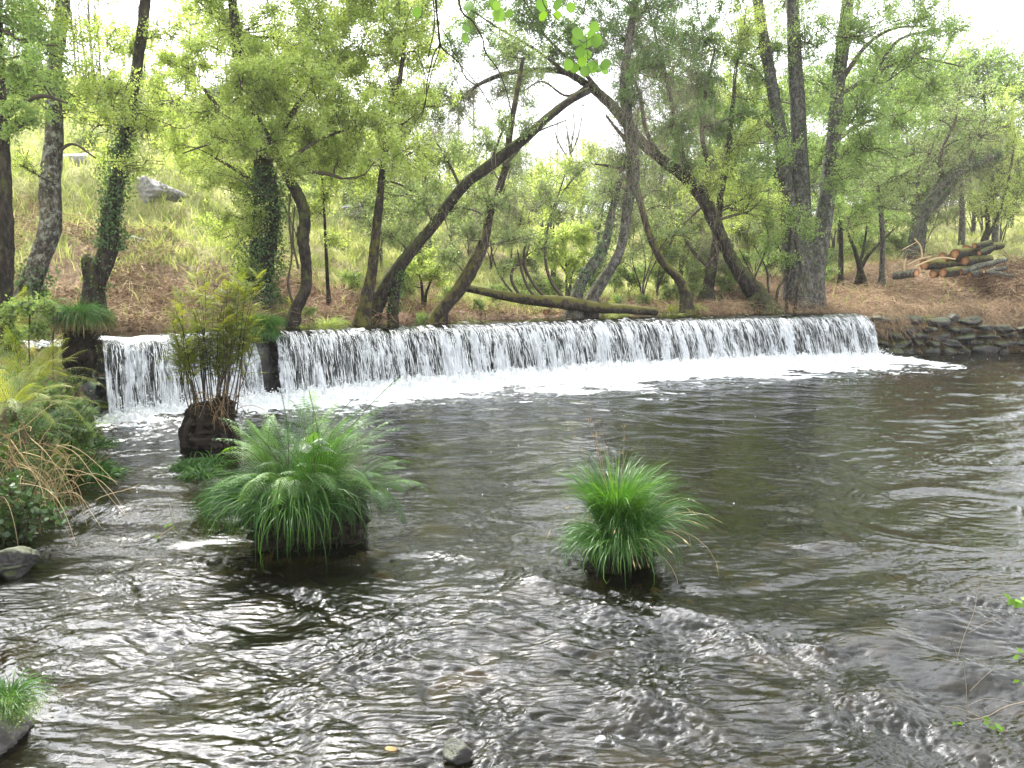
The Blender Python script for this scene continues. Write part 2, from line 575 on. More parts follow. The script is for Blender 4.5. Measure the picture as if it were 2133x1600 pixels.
def ground_material():
    t = NT("ground")
    v = t.pos()
    fine = t.noise(v, 9, 8, 0.75)
    mid = t.noise(v, 0.9, 5, 0.65, 0.6)
    big = t.noise(v, 0.16, 4, 0.6)
    straw = t.ramp(fine, [(0.3, (0.07, 0.042, 0.028)), (0.5, (0.22, 0.15, 0.095)), (0.72, (0.42, 0.32, 0.21))])
    grass = t.ramp(fine, [(0.3, (0.12, 0.13, 0.045)), (0.52, (0.29, 0.30, 0.11)), (0.75, (0.48, 0.45, 0.22))])
    heath = t.ramp(fine, [(0.3, (0.10, 0.07, 0.05)), (0.55, (0.26, 0.19, 0.12)), (0.75, (0.40, 0.33, 0.20))])
    g = t.attr("grassy")
    k = t.ramp(t.math('ADD', g, t.math('MULTIPLY', t.math('SUBTRACT', mid, 0.5), 1.3)), [(0.42, (0, 0, 0)), (0.58, (1, 1, 1))])
    c = t.mixc(k, straw, grass)
    hk = t.math('MULTIPLY', t.ramp(big, [(0.5, (0, 0, 0)), (0.62, (1, 1, 1))]), g)
    c = t.mixc(t.math('MULTIPLY', hk, 0.7), c, heath)
    sh = t.attr("bed")
    bedc = t.ramp(t.n("ShaderNodeTexVoronoi", {'Vector': v, 'Scale': 7.0}).outputs['Color'], [(0.1, (0.02, 0.018, 0.01)), (0.55, (0.075, 0.062, 0.032)), (1.0, (0.15, 0.12, 0.06))])
    bedc = t.mixc(t.noise(v, 1.6, 5, 0.6), bedc, (0.035, 0.042, 0.012))
    c = t.mixc(sh, c, bedc)
    nb = t.bump(fine, 1.0, 0.06, t.bump(mid, 0.7, 0.25))
    return t.done(t.n("ShaderNodeBsdfPrincipled", {'Base Color': c, 'Roughness': 0.95, 'Normal': nb, 'Specular IOR Level': 0.15}))


# ------------------------------------------------------------------ the ground: one sheet from under the camera to the horizon
def fan(y0, y1, ny, u0, u1, nu):
    Y = y0 * (y1 / y0) ** (np.arange(ny) / (ny - 1))
    U = np.linspace(u0, u1, nu)
    YY, UU = np.meshgrid(Y, U, indexing='ij')
    X = UU * YY
    idx = np.arange(ny * nu).reshape(ny, nu)
    f = np.stack([idx[:-1, :-1], idx[:-1, 1:], idx[1:, 1:], idx[1:, :-1]], -1).reshape(-1, 4)
    return X, YY, f


def vattr(me, name, val):
    a = me.attributes.new(name, 'FLOAT', 'POINT')
    a.data.foreach_set("value", np.ascontiguousarray(val, np.float32).ravel())


def make_ground():
    X, Y, f = fan(1.0, 420.0, 620, -1.5, 1.5, 620)
    Z = ground(X, Y)
    fine = sample(N_MID, X, Y, 6.0) * 0.02 + sample(N_FINE, X, Y, 12.0) * 0.02
    Z = Z + fine * smooth(-0.3, 0.4, pool_sd(X, Y))
    mb = MB()
    mb.add(np.stack([X, Y, Z], -1), f)
    me = mb.mesh("ground")
    sd = pool_sd(X, Y)
    u = X / Y
    g0 = np.interp(u, [-.7, -.35, -.1, .1, .4, .7], [3.2, 2.8, 2.2, 2.4, 6.5, 8.0])
    vattr(me, "grassy", smooth(g0 - 1.5, g0 + 1.5, sd + sample(N_LOW, X, Y, 25.) * 0.8))
    vattr(me, "bed", 1 - smooth(-0.1, 0.25, sd))
    o = link("ground", me, ground_material())
    tag(o, kind="structure")
    return o


make_ground()


# ------------------------------------------------------------------ water
def water_material(name, tint=(0.30, 0.275, 0.135), foam=True, fine=1.0):
    t = NT(name)
    v = t.pos((1.0, 1.6, 1.0))
    h1 = t.noise(v, 26, 3, 0.6, 0.6)
    h2 = t.noise(v, 9, 3, 0.55, 0.8)
    calm = t.attr("rough")
    nb = t.bump(h1, 0.5, 0.012 * fine)
    nb.node.inputs['Strength'].default_value = 1.0
    t.t.links.new(t.math('ADD', t.math('MULTIPLY', calm, 0.28), 0.08), nb.node.inputs['Strength'])
    nb = t.bump(h2, 0.22, 0.02, nb)
    fr = t.n("ShaderNodeFresnel", {'IOR': 1.42, 'Normal': nb})
    gl = t.n("ShaderNodeBsdfGlossy", {'Color': (1, 1, 1, 1), 'Roughness': 0.03, 'Normal': nb})
    tr = t.n("ShaderNodeBsdfTransparent", {'Color': (*tint, 1)})
    df = t.n("ShaderNodeBsdfDiffuse", {'Color': (0.010, 0.0105, 0.005, 1)})
    body = t.n("ShaderNodeMixShader", {0: 0.3, 1: tr, 2: df})
    w = t.n("ShaderNodeMixShader", {0: fr.outputs[0], 1: body, 2: gl})
    if foam:
        fa = t.attr("foam")
        fn = t.noise(t.pos((1, 1, 1)), 9, 12, 0.85, 0.8)
        k = t.ramp(t.math('ADD', fa, t.math('MULTIPLY', t.math('SUBTRACT', fn, 0.5), 1.1)), [(0.46, (0, 0, 0)), (0.56, (1, 1, 1))])
        fb = t.bump(t.noise(t.pos(), 22, 8, 0.8), 0.8, 0.04)
        fd = t.n("ShaderNodeBsdfPrincipled", {'Base Color': (0.68, 0.70, 0.71, 1), 'Roughness': 0.55, 'Normal': fb})
        w = t.n("ShaderNodeMixShader", {0: k, 1: w, 2: fd})
    return t.done(w)


NW1 = noise_tile(1024, 9, 34, 21)       # long waves; tile 20 m
NW2 = noise_tile(1024, 40, 120, 22)     # 17-50 cm
NW3 = noise_tile(2048, 170, 560, 23)    # 5-15 cm

# submerged boulders the water piles over: px, py, radius m, height m
HUMPS = [(1130, 1235, .28, .10), (1330, 1290, .5, .06), (1490, 1300, .45, .05), (1640, 1345, .55, .07), (1840, 1370, .45, .13), (1960, 1330, .35, .12), (2080, 1300, .4, .08),
         (1960, 1440, .40, .10), (1870, 1490, .30, .15), (1700, 1520, .3, .05), (1480, 1430, .35, .05), (1370, 1520, .25, .10), (1230, 1500, .35, .03), (950, 1575, .2, .06),
         (2090, 1430, .3, .10), (1930, 1560, .28, .10), (560, 1240, .5, .02), (640, 1490, .3, .03), (1250, 1580, .3, .035), (1420, 870, .5, .04), (1300, 880, .6, .05)]


def riffle_y(x, y):
    """the line below which the pool turns rough; positive downstream"""
    line_u = np.array([-.55, -.38, -.31, .05, .12, .22, .35, .48, .7])
    line_py = np.array([1068, 1072, 1120, 1160, 1150, 1105, 1130, 1155, 1185])
    D = EYE * F / (line_py - 585.0)
    return np.interp(x / np.maximum(y, .5), line_u, D) - y


def make_river():
    X, Y, f = fan(2.0, 30.0, 1150, -1.02, 1.02, 1250)
    s, q = weir_frame(X, Y)
    sd = pool_sd(X, Y)
    on = (s > -1.5)
    rf = riffle_y(X, Y)
    rough = smooth(-0.25, 0.5, rf) * 0.85 + 0.15
    dist = q - 0.75
    turb = np.exp(-np.maximum(dist, 0) / 1.3) * smooth(-1, 1, s + 1) * smooth(WL + 2.5, WL, s)
    patch = smooth(-1.1, 1.2, sample(N_MID, X * .55, Y, 26.) * .8 + sample(N_LOW, X * .6, Y, 14.) * .7)
    r2 = np.clip(rough * (0.30 + 0.95 * patch) + 0.35 * smooth(.30, .50, X / Y) * smooth(7, 9, Y) + turb * 0.8, 0, 1.2)
    # flow streams: stretch along the flow
    ww = sample(N_LOW, X, Y, 9.0) * 0.25
    a = math.radians(20)
    Xr = X * math.cos(a) + Y * math.sin(a); Yr = -X * math.sin(a) + Y * math.cos(a)
    h = sample(NW1, X * 0.7 + ww, Y * 1.25 + ww, 20.) * 0.012 * (0.35 + r2)
    n2 = sample(NW2, X * 0.52 + ww, Y * 1.25 - ww, 20.)
    h += (0.75 * n2 - 0.35 * np.abs(n2)) * 0.0062 * (0.10 + r2)
    n3 = sample(NW3, X * 0.58 + ww * .5, Y * 1.2, 20.)
    h += (0.75 * n3 - 0.45 * np.abs(n3)) * 0.0036 * (0.11 + r2)
    # slack patches and patches of chop
    for px, py, R, H in HUMPS:
        D = EYE * F / (py - 585.0)
        cx, cy_ = (px - 1066.5) / F * D * 1.0, D
        dx = X - cx; dy = Y - cy_
        r = np.sqrt(dx * dx + (dy * 1.2) ** 2)
        H = H * .55
        h += H * 0.75 * np.exp(-(r / R) ** 2 * 1.6)
        wk = -dy                                   # wake towards the camera
        h -= H * 0.55 * np.exp(-((wk - R * 1.15) / (R * .55)) ** 2 - (dx / (R * .8)) ** 2)
        arm = np.abs(dx) - wk * 0.45 - R * .55
        h += H * 0.30 * np.exp(-(arm / (0.09 + 0.05 * np.maximum(wk, 0))) ** 2) * smooth(-0.1, .3, wk) * np.exp(-np.maximum(wk, 0) / (R * 3.2))
    h -= 0.045 * smooth(-0.1, 0.35, rf) * smooth(-.25, -.32, X / Y)      # small drop at the left riffle
    h += turb * (0.05 + 0.012 * sample(NW2, X, Y, 11.) + 0.02 * sample(NW1, X, Y, 9.))
    foam = np.zeros_like(h)
    wdt = np.interp(s / WL, [0, .12, .3, .55, .8, 1.0, 1.15], [1.2, 1.5, 2.7, 3.6, 4.0, 3.0, 1.2])
    fd = smooth(wdt, wdt * 0.25, dist + sample(N_MID, X * .5, Y, 14.) * 0.5 + sample(N_LOW, X, Y, 12.) * .3 + sample(N_FINE, X * .6, Y, 9.) * .25)
    foam = np.maximum(foam, fd * smooth(-.6, .2, s) * smooth(WL + .9, WL - .7, s)) * 1.15
    foam = np.maximum(foam, 0.42 * smooth(wdt * 2.2, wdt * 0.8, dist) * smooth(-.6, .2, s) * smooth(WL + 2.4, WL - .4, s))
    # crests of the rapids at the picture's foot break white
    for px, py, R, k in [(2085, 1420, .24, .40), (1975, 1325, .22, .42), (1290, 1598, .30, .44), (1930, 1560, .16, .34), (1810, 1480, .20, .34), (1390, 1500, .12, .34), (945, 1590, .12, .38), (1900, 1375, .16, .40)]:
        D = EYE * F / (py - 585.0)
        r = np.hypot(X - (px - 1066.5) / F * D, (Y - D) * 1.3)
        foam = np.maximum(foam, k * np.exp(-(r / R) ** 2))
    # long white riffle lip at the left
    foam = np.maximum(foam, 0.38 * np.exp(-((rf - .12) / .10) ** 2) * smooth(-.27, -.33, X / Y))
    keep = (sd < 0.9) & ((q > 0.25) | (s > WL + .15) | (s < -.3))
    fk = keep.ravel()[f].all(1)
    mb = MB()
    mb.add(np.stack([X, Y, h], -1), f[fk])
    me = mb.mesh("river_water")
    vattr(me, "foam", foam); vattr(me, "rough", np.clip(r2, 0, 1))
    tag(link("river_water", me, water_material("river_water")), kind="structure")

    # the pool held back by the weir, bending over its lip
    S = np.linspace(-2.0, WL + 0.02, 1300)
    Q = np.concatenate([np.linspace(-6.0, -0.35, 120), np.linspace(-0.34, 0.10, 26)])
    QQ, SS = np.meshgrid(Q, S, indexing='ij')
    X, Y = weir_pt(SS, QQ)
    lipdrop = 0.075 * smooth(-0.35, 0.10, QQ) ** 2 + 0.02 * smooth(-1.2, 0, QQ)
    h = LIP + lipz(SS) * smooth(-.5, 0, QQ) - lipdrop + sample(NW1, X, Y, 20.) * 0.006 + sample(NW2, SS * 1.2, QQ * .55, 20.) * 0.0042 + sample(NW3, SS * 1.2, QQ * .5, 20.) * 0.0016
    n0, n1 = QQ.shape
    idx = np.arange(n0 * n1).reshape(n0, n1)
    f = np.stack([idx[:-1, :-1], idx[1:, :-1], idx[1:, 1:], idx[:-1, 1:]], -1).reshape(-1, 4)
    mb = MB()
    mb.add(np.stack([X, Y, h], -1), f)
    me = mb.mesh("upper_pool_water")
    vattr(me, "foam", 0.40 * smooth(-.2, .1, QQ) + 0.75 * smooth(3.4, 2.2, SS) * smooth(-.75, -.1, QQ)); vattr(me, "rough", np.full(h.shape, 0.4))
    tag(link("upper_pool_water", me, water_material("upper_pool_water", (0.2, 0.22, 0.12))), kind="structure")


make_river()


def falls_material():
    t = NT("falling_water")
    st = t.n("ShaderNodeAttribute", attribute_name="flow").outputs['Vector']   # x along the weir, y down the fall
    mp = t.n("ShaderNodeMapping", {'Scale': (1, 1, 1)}); t.t.links.new(st, mp.inputs['Vector'])
    sp = t.n("ShaderNodeSeparateXYZ", {0: st})
    fine = t.n("ShaderNodeTexNoise", {'Vector': t.n("ShaderNodeMapping", {'Vector': st, 'Scale': (25, 2.4, 1)}).outputs[0], 'Scale': 1.0, 'Detail': 5.0, 'Roughness': 0.72, 'Distortion': 0.7}).outputs[0]
    clot = t.n("ShaderNodeTexNoise", {'Vector': t.n("ShaderNodeMapping", {'Vector': st, 'Scale': (16, 11, 1)}).outputs[0], 'Scale': 1.0, 'Detail': 6.0, 'Roughness': 0.7}).outputs[0]
    wide = t.n("ShaderNodeTexNoise", {'Vector': t.n("ShaderNodeMapping", {'Vector': st, 'Scale': (3.4, 0.7, 1)}).outputs[0], 'Scale': 1.0, 'Detail': 3.0, 'Roughness': 0.6}).outputs[0]
    fa = t.attr("foam")
    a = t.math('ADD', fa, t.math('MULTIPLY', t.math('SUBTRACT', fine, 0.5), 1.25))
    a = t.math('ADD', a, t.math('MULTIPLY', t.math('SUBTRACT', clot, 0.5), 1.15))
    a = t.math('ADD', a, t.math('MULTIPLY', t.math('SUBTRACT', wide, 0.5), 2.3))
    k = t.ramp(a, [(0.28, (0.04, 0.04, 0.04)), (0.45, (0.28, 0.28, 0.28)), (0.66, (1, 1, 1))])
    nb = t.bump(t.math('ADD', fine, clot), 0.9, 0.05)
    white = t.n("ShaderNodeBsdfPrincipled", {'Base Color': (0.62, 0.64, 0.67, 1), 'Roughness': 0.35, 'Normal': nb})
    fr = t.n("ShaderNodeFresnel", {'IOR': 1.45, 'Normal': nb})
    gl = t.n("ShaderNodeBsdfGlossy", {'Roughness': 0.12, 'Normal': nb, 'Color': (1, 1, 1, 1)})
    tr = t.n("ShaderNodeBsdfTransparent", {'Color': (0.8, 0.84, 0.82, 1)})
    clear = t.n("ShaderNodeMixShader", {0: fr.outputs[0], 1: tr, 2: gl})
    return t.done(t.n("ShaderNodeMixShader", {0: k, 1: clear, 2: white}))


def make_weir():
    # the weir itself: a wet stone face of ledges under the water
    S = np.linspace(-0.8, WL + .6, 900)
    T = np.linspace(0, 1, 90)
    TT, SS = np.meshgrid(T, S, indexing='ij')
    q = -0.55 + 0.62 * smooth(0, .25, TT) + 0.42 * np.clip((TT - .2) / .8, 0, 1)
    z = np.where(TT < .22, LIP - 0.10 - 0.06 * TT / .22, LIP - .16 - (TT - .22) / .78 * 1.6)
    bl = sample(N_MID, SS, z * 2.2, 7.0)
    led = np.round((z + 0.3 * sample(N_LOW, SS, z, 5.)) * 4) / 4
    q = q + 0.10 * sample(N_MID, SS, led * 3, 9.) + 0.045 * bl
    q -= 0.12
    X, Y = weir_pt(SS, q)
    n0, n1 = SS.shape
    idx = np.arange(n0 * n1).reshape(n0, n1)
    f = np.stack([idx[:-1, :-1], idx[1:, :-1], idx[1:, 1:], idx[:-1, 1:]], -1).reshape(-1, 4)
    mb = MB(); mb.add(np.stack([X, Y, z], -1), f)
    o = build("weir", mb, M['rock_wet'], origin=(WA[0], WA[1], 0))
    tag(o, "long low dark stone weir crossing the river under the falling water", "weir")

    # sheet of falling water
    NS, NTT = 2600, 90
    S = np.linspace(0.0, WL, NS); T = np.linspace(0, 1, NTT)
    TT, SS = np.meshgrid(T, S, indexing='ij')
    rs = sample(NW2, SS * 1.3, TT * .25, 20.) ; rs2 = sample(NW3, SS * 1.1, TT * .35, 20.)
    z = LIP + lipz(SS) - 0.075 - (LIP + .06) * (0.22 * TT + 0.78 * TT ** 1.7)
    q = 0.08 + 0.60 * TT ** 0.75 + (0.030 * rs + 0.016 * rs2) * smooth(0, .25, TT) + 0.05 * sample(N_MID, SS, TT * .4, 8.) * smooth(0, .5, TT)
    X, Y = weir_pt(SS, q)
    idx = np.arange(NTT * NS).reshape(NTT, NS)
    f = np.stack([idx[:-1, :-1], idx[1:, :-1], idx[1:, 1:], idx[:-1, 1:]], -1).reshape(-1, 4)
    gap = (SS > GS - .21 + .12 * TT) & (SS < GS + .21 - .05 * TT)
    ok = ~gap.ravel()[f].any(1)
    mb = MB(); mb.add(np.stack([X, Y, z], -1), f[ok])
    me = mb.mesh("falling_water")
    # how white: thin glassy at the lip, thin patches where the face shows, full at the foot
    thin = np.zeros_like(SS)
    for sc, wd, am in [(18.0, .75, .5), (2.0, .25, .2), (6.0, .3, .28), (7.8, .5, .22), (9.6, .35, .2), (11.5, .3, .22), (13.3, .4, .25), (15.1, .25, .2), (16.6, .3, .25), (17.3, .4, .3), (15.9, .35, .25), (12.4, .22, .30), (10.6, .18, .35), (4.9, .6, .22), (6.9, .25, .22), (1.0, .5, .2), (0.25, .3, .2), (8.6, .3, .15), (14.3, .2, .25), (3.9, .4, .2)]:
        thin = np.maximum(thin, am * np.exp(-((SS - sc) / wd) ** 2))
    top = .05 + .07 * np.clip(sample(N_MID, SS, TT * .1, 10.), -1, 2)
    foam = 0.36 + 0.14 * smooth(0.0, .20, TT - top) + 0.24 * smooth(.6, 1, TT) - 0.34 * smooth(.07, -.03, TT - top) - thin * (1 - .5 * smooth(.7, 1, TT))
    foam += 0.10 * rs * .6 + 0.20 * sample(N_MID, SS, TT * .12, 7.)
    vattr(me, "foam", foam)
    a = me.attributes.new("flow", 'FLOAT_VECTOR', 'POINT')
    a.data.foreach_set("vector", np.stack([SS, TT * 1.35, np.zeros_like(SS)], -1).astype(np.float32).ravel())
    tag(link("falling_water", me, falls_material()), kind="structure")

    # strands and drops thrown clear of the sheet
    r = np.random.default_rng(5)
    mb = MB()
    n = 5200
    s0 = r.uniform(0, WL, n)
    s0 = s0[np.abs(s0 - GS) > .23]
    n = len(s0)
    t0 = r.uniform(0.0, .85, n) ** 1.2; ln = r.uniform(.05, .30, n)
    m = 6
    tt = np.clip(t0[:, None] + ln[:, None] * np.linspace(0, 1, m)[None], 0, 1.0)
    ss = s0[:, None] + r.normal(0, .012, (n, m)).cumsum(1) * .6
    zz = LIP - 0.06 - (LIP + .06) * (0.22 * tt + 0.78 * tt ** 1.7)
    qq = 0.11 + 0.62 * tt ** 0.75 + r.uniform(.0, .07, n)[:, None]
    X, Y = weir_pt(ss, qq)
    w = r.uniform(.002, .007, n)[:, None] * np.sin(np.linspace(0.25, 3.0, m))[None]
    tubes(mb, np.stack([X, Y, zz], -1), w, 3)
    # drops and splash crown at the foot
    nd = 9000
    s1 = r.uniform(0, WL, nd)
    c = np.empty((nd, 3))
    qd = 0.72 + np.abs(r.normal(0, .22, nd)); c[:, 0], c[:, 1] = weir_pt(s1, qd)
    c[:, 2] = 0.06 + np.abs(r.normal(0, .11, nd)) * np.exp(-(qd - .7))
    octa = np.array([(1, 0, 0), (-1, 0, 0), (0, 1, 0), (0, -1, 0), (0, 0, 1), (0, 0, -1)], float)
    of = np.array([(0, 2, 4), (2, 1, 4), (1, 3, 4), (3, 0, 4), (2, 0, 5), (1, 2, 5), (3, 1, 5), (0, 3, 5)])
    rr = r.uniform(.004, .016, nd)
    vv = c[:, None] + octa[None] * rr[:, None, None]
    ff = (of[None] + (np.arange(nd) * 6)[:, None, None]).reshape(-1, 3)
    mb.add(vv, ff)
    t = NT("spray"); sm = t.done(t.n("ShaderNodeBsdfPrincipled", {'Base Color': (0.88, 0.9, 0.9, 1), 'Roughness': 0.3}))
    tag(build("water_spray", mb, sm), "white strands and drops of spray along the foot of the weir", "spray", kind="stuff")

    # froth heaped at the foot
    S = np.linspace(-0.3, WL + .5, 1500); Q = np.linspace(.45, 2.6, 130)
    QQ, SS = np.meshgrid(Q, S, indexing='ij')
    X, Y = weir_pt(SS, QQ)
    e = np.abs(sample(NW2, X * 1.5, Y * 1.5, 20.)); e2 = sample(NW3, X, Y, 20.)
    mid = 0.45 + 0.55 * np.sin(np.clip(SS / WL, 0, 1) * math.pi) ** .7
    z = 0.19 * mid * np.exp(-((QQ - .85) / .62) ** 2) * (0.7 + .3 * e) + 0.014 * e2 - 0.07 * smooth(1.5, 2.5, QQ) - .02 + 0.03 * sample(N_MID, X, Y, 6.)
    z = z - 0.12 * smooth(.2, -.3, SS) - 0.15 * smooth(WL - .1, WL + .4, SS)
    n0, n1 = SS.shape
    idx = np.arange(n0 * n1).reshape(n0, n1)
    f = np.stack([idx[:-1, :-1], idx[1:, :-1], idx[1:, 1:], idx[:-1, 1:]], -1).reshape(-1, 4)
    mb = MB(); mb.add(np.stack([X, Y, z], -1), f)
    t = NT("froth")
    fb = t.bump(t.noise(t.pos(), 26, 8, 0.8), 0.9, 0.04)
    fm = t.done(t.n("ShaderNodeBsdfPrincipled", {'Base Color': (0.68, 0.70, 0.71, 1), 'Roughness': 0.6, 'Normal': fb}))
    tag(build("foam", mb, fm), "white froth heaped along the foot of the weir", "foam", kind="stuff")

    # bubbles drifting down the pool
    nb_ = 2600
    s1 = r.uniform(-.2, WL + 3, nb_); q1 = .9 + r.gamma(2.0, 1.3, nb_)
    X, Y = weir_pt(s1, q1)
    pat = sample(N_MID, X, Y, 10.)
    k = (pat > 0.9) & (pool_sd(X, Y) < -.1) & (Y > 7)
    X = X[k]; Y = Y[k]; n = len(X)
    rr = r.uniform(.003, .009, n)
    c = np.stack([X, Y, np.full(n, .006)], -1)
    vv = c[:, None] + octa[None] * rr[:, None, None]
    ff = (of[None] + (np.arange(n) * 6)[:, None, None]).reshape(-1, 3)
    mb = MB(); mb.add(vv, ff)
    tag(build("foam_bubbles", mb, sm), "scattered white bubbles drifting on the dark pool", "bubbles", kind="stuff")


make_weir()


# ------------------------------------------------------------------ trees
def trunk_px(pts, D, n=26):
    """pixel polyline (px, py, width_px[, depth offset]) -> world points and radii"""
    w = np.array([P(p[0], p[1], D + (p[3] if len(p) > 3 else 0)) for p in pts])
    r = np.array([p[2] / F * (D + (p[3] if len(p) > 3 else 0)) / 2 * 0.80 for p in pts])
    c = catmull(w, n)
    g = np.linspace(0, len(pts) - 1, n)
    return c, np.interp(g, np.arange(len(pts)), r)


def add_trunk(mb, c, r, seed=0, flare=0.35, k=12, knob=0.10, ground_end=True):
    rr = np.random.default_rng(seed)
    n = len(c)
    if ground_end:
        g = gz(c[0][0], c[0][1])
        low = c[0].copy(); d = norm((c[1] - c[0])[None])[0]
        drop = max(c[0][2] - g, 0) + 0.25
        low = low - d * 0.0
        low[2] -= drop
        low[:2] -= d[:2] * min(drop, .5) * .6
        c = np.vstack([low, c]); r = np.concatenate([[r[0] * (1 + flare)], r]); n += 1
    L = np.concatenate([[0], np.cumsum(np.linalg.norm(np.diff(c, axis=0), axis=1))])
    fl = 1 + flare * np.exp(-L / 0.35)
    a = np.arange(k) * 2 * math.pi / k
    ph = rr.uniform(0, 6.28, 4)
    bump = 1 + knob * (np.sin(a[None] * 2 + ph[0] + L[:, None] * 1.7) * .6 + np.sin(a[None] * 3 + ph[1] - L[:, None] * 3.1) * .5 + rr.normal(0, .35, (n, k)))
    rad = (r * fl)[:, None] * bump
    tubes(mb, c[None], rad[None], k, 0.4)
    return c, r


def curve_between(a, b, n, sag=0.0, jit=0.12, rr=rng):
    a = np.atleast_2d(a); b = np.atleast_2d(b)
    t = np.linspace(0, 1, n)[None, :, None]
    L = np.linalg.norm(b - a, axis=1)[:, None, None]
    B = len(a)
    off = norm(rr.standard_normal((B, 1, 3))) * L * jit
    off2 = norm(rr.standard_normal((B, 1, 3))) * L * jit * .5
    p = a[:, None] * (1 - t) + b[:, None] * t + off * np.sin(t * math.pi) + off2 * np.sin(t * 2 * math.pi)
    p[..., 2] += (sag * L * np.sin(t * math.pi))[..., 0]
    return p


def crown(wood, leaves, blobs, anchors, anchor_r, leafn, leafsize, seed, twig_r=0.005, droop=0.0, bare=0.0, flat=1.0):
    """blobs: list of (centre xyz, radius). Limbs grow from the nearest anchors into each blob; leaves sit along the twigs."""
    rr = np.random.default_rng(seed)
    for c, R, k in blobs:
        c = np.asarray(c)
        cost = np.linalg.norm(anchors - c, axis=1) + 1.6 * np.maximum(anchors[:, 2] - c[2] + 0.2, 0)
        i = int(np.argmin(cost))
        a = anchors[i]
        br = min(anchor_r[i] * .55, 0.012 + 0.022 * R)
        main = curve_between(a, c + rr.normal(0, R * .15, 3), 9, 0.08, 0.14, rr)
        tubes(wood, main, np.linspace(br, br * .35, 9), 5, 0.35)
        ns = int(7 + 9 * R)
        st = main[0][rr.integers(3, 9, ns)]
        tgt = rand_dir(ns, 0.25, rr) * (R * rr.uniform(.45, 1.0, ns) ** .6)[:, None]
        tgt[:, 2] *= 0.85 * flat
        en = c + tgt
        en[:, 2] -= droop * R * rr.uniform(0, 1, ns)
        sub = curve_between(st, en, 6, 0.06, 0.12, rr)
        tubes(wood, sub, np.linspace(br * .38, twig_r, 6), 4, 0.4)
        nt = 6
        j = rr.integers(1, 6, (ns, nt))
        s3 = sub[np.arange(ns)[:, None], j].reshape(-1, 3)
        d3 = rand_dir(ns * nt, 0.3 - droop * 1.5, rr)
        e3 = s3 + d3 * (R * rr.uniform(.22, .7, ns * nt))[:, None]
        tw = curve_between(s3, e3, 5, -0.05 * droop, 0.15, rr)
        tubes(wood, tw, np.linspace(twig_r, twig_r * .45, 5), 3, rr.uniform(.3, .9, len(tw)))
        nl = int(k * (1 - bare))
        if nl <= 0: continue
        ti = rr.integers(0, len(tw), nl)
        # uneven: some twigs carry much more leaf than others
        wt = rr.gamma(.9, 1, len(tw)); wt /= wt.sum()
        ti = rr.choice(len(tw), nl, p=wt)
        tj = rr.uniform(0.15, 4, nl)
        j0 = np.minimum(tj.astype(int), 3)
        f = (tj - j0)[:, None]
        p = tw[ti, j0] * (1 - f) + tw[ti, j0 + 1] * f
        p = p + rr.normal(0, .034 + .022 * R, (nl, 3))
        d = rand_dir(nl, -0.25 - droop, rr)
        nr = rand_dir(nl, 0.9, rr)
        sz = leafsize * rr.uniform(.6, 1.35, nl)
        tone = rr.uniform(.2, .8, len(tw))[ti] * .55 + rr.uniform(0, 1, nl) * .45
        leaf_quads(leaves, p, d, nr, sz, sz * rr.uniform(.55, .8, nl), tone)


def ivy(mb, c, r, n, seed, lo=0.0, hi=1.0, spread=0.07, size=0.05):
    rr = np.random.default_rng(seed)
    L = np.linspace(0, 1, len(c))
    t = rr.uniform(lo, hi, n)
    p = np.stack([np.interp(t, L, c[:, i]) for i in range(3)], -1)
    rad = np.interp(t, L, r)
    ax = norm(np.stack([np.gradient(c[:, i]) for i in range(3)], -1))
    a = np.stack([np.interp(t, L, ax[:, i]) for i in range(3)], -1)
    o = rand_dir(n, 0, rr); o = norm(o - (o * a).sum(-1, keepdims=True) * a)
    p = p + o * (rad + np.abs(rr.normal(0, spread, n)) * (0.3 + np.abs(np.sin(t * 19 + seed))))[:, None]
    leaf_quads(mb, p, norm(rand_dir(n, -1.2, rr) + o * .3), norm(o + rr.normal(0, .5, (n, 3))), size * rr.uniform(.7, 1.3, n), size * rr.uniform(.6, 1., n), rr.uniform(0, 1, n))


def hanging(mb, pts, n, length, seed, spread=0.25, rad=0.004, tone=(.4, 1.)):
    """thin dead stems and creepers hanging in festoons from points"""
    rr = np.random.default_rng(seed)
    pts = np.asarray(pts)
    i = rr.integers(0, len(pts), n)
    a = pts[i] + rr.normal(0, spread, (n, 3))
    b = a + rr.normal(0, .35, (n, 3)) * length
    b[:, 2] -= length * rr.uniform(.1, 1.2, n)
    p = curve_between(a, b, 8, -0.25, 0.28, rr)
    tubes(mb, p, rad * rr.uniform(.5, 1.2, n)[:, None] * np.linspace(1, .5, 8)[None], 3, rr.uniform(*tone, n))


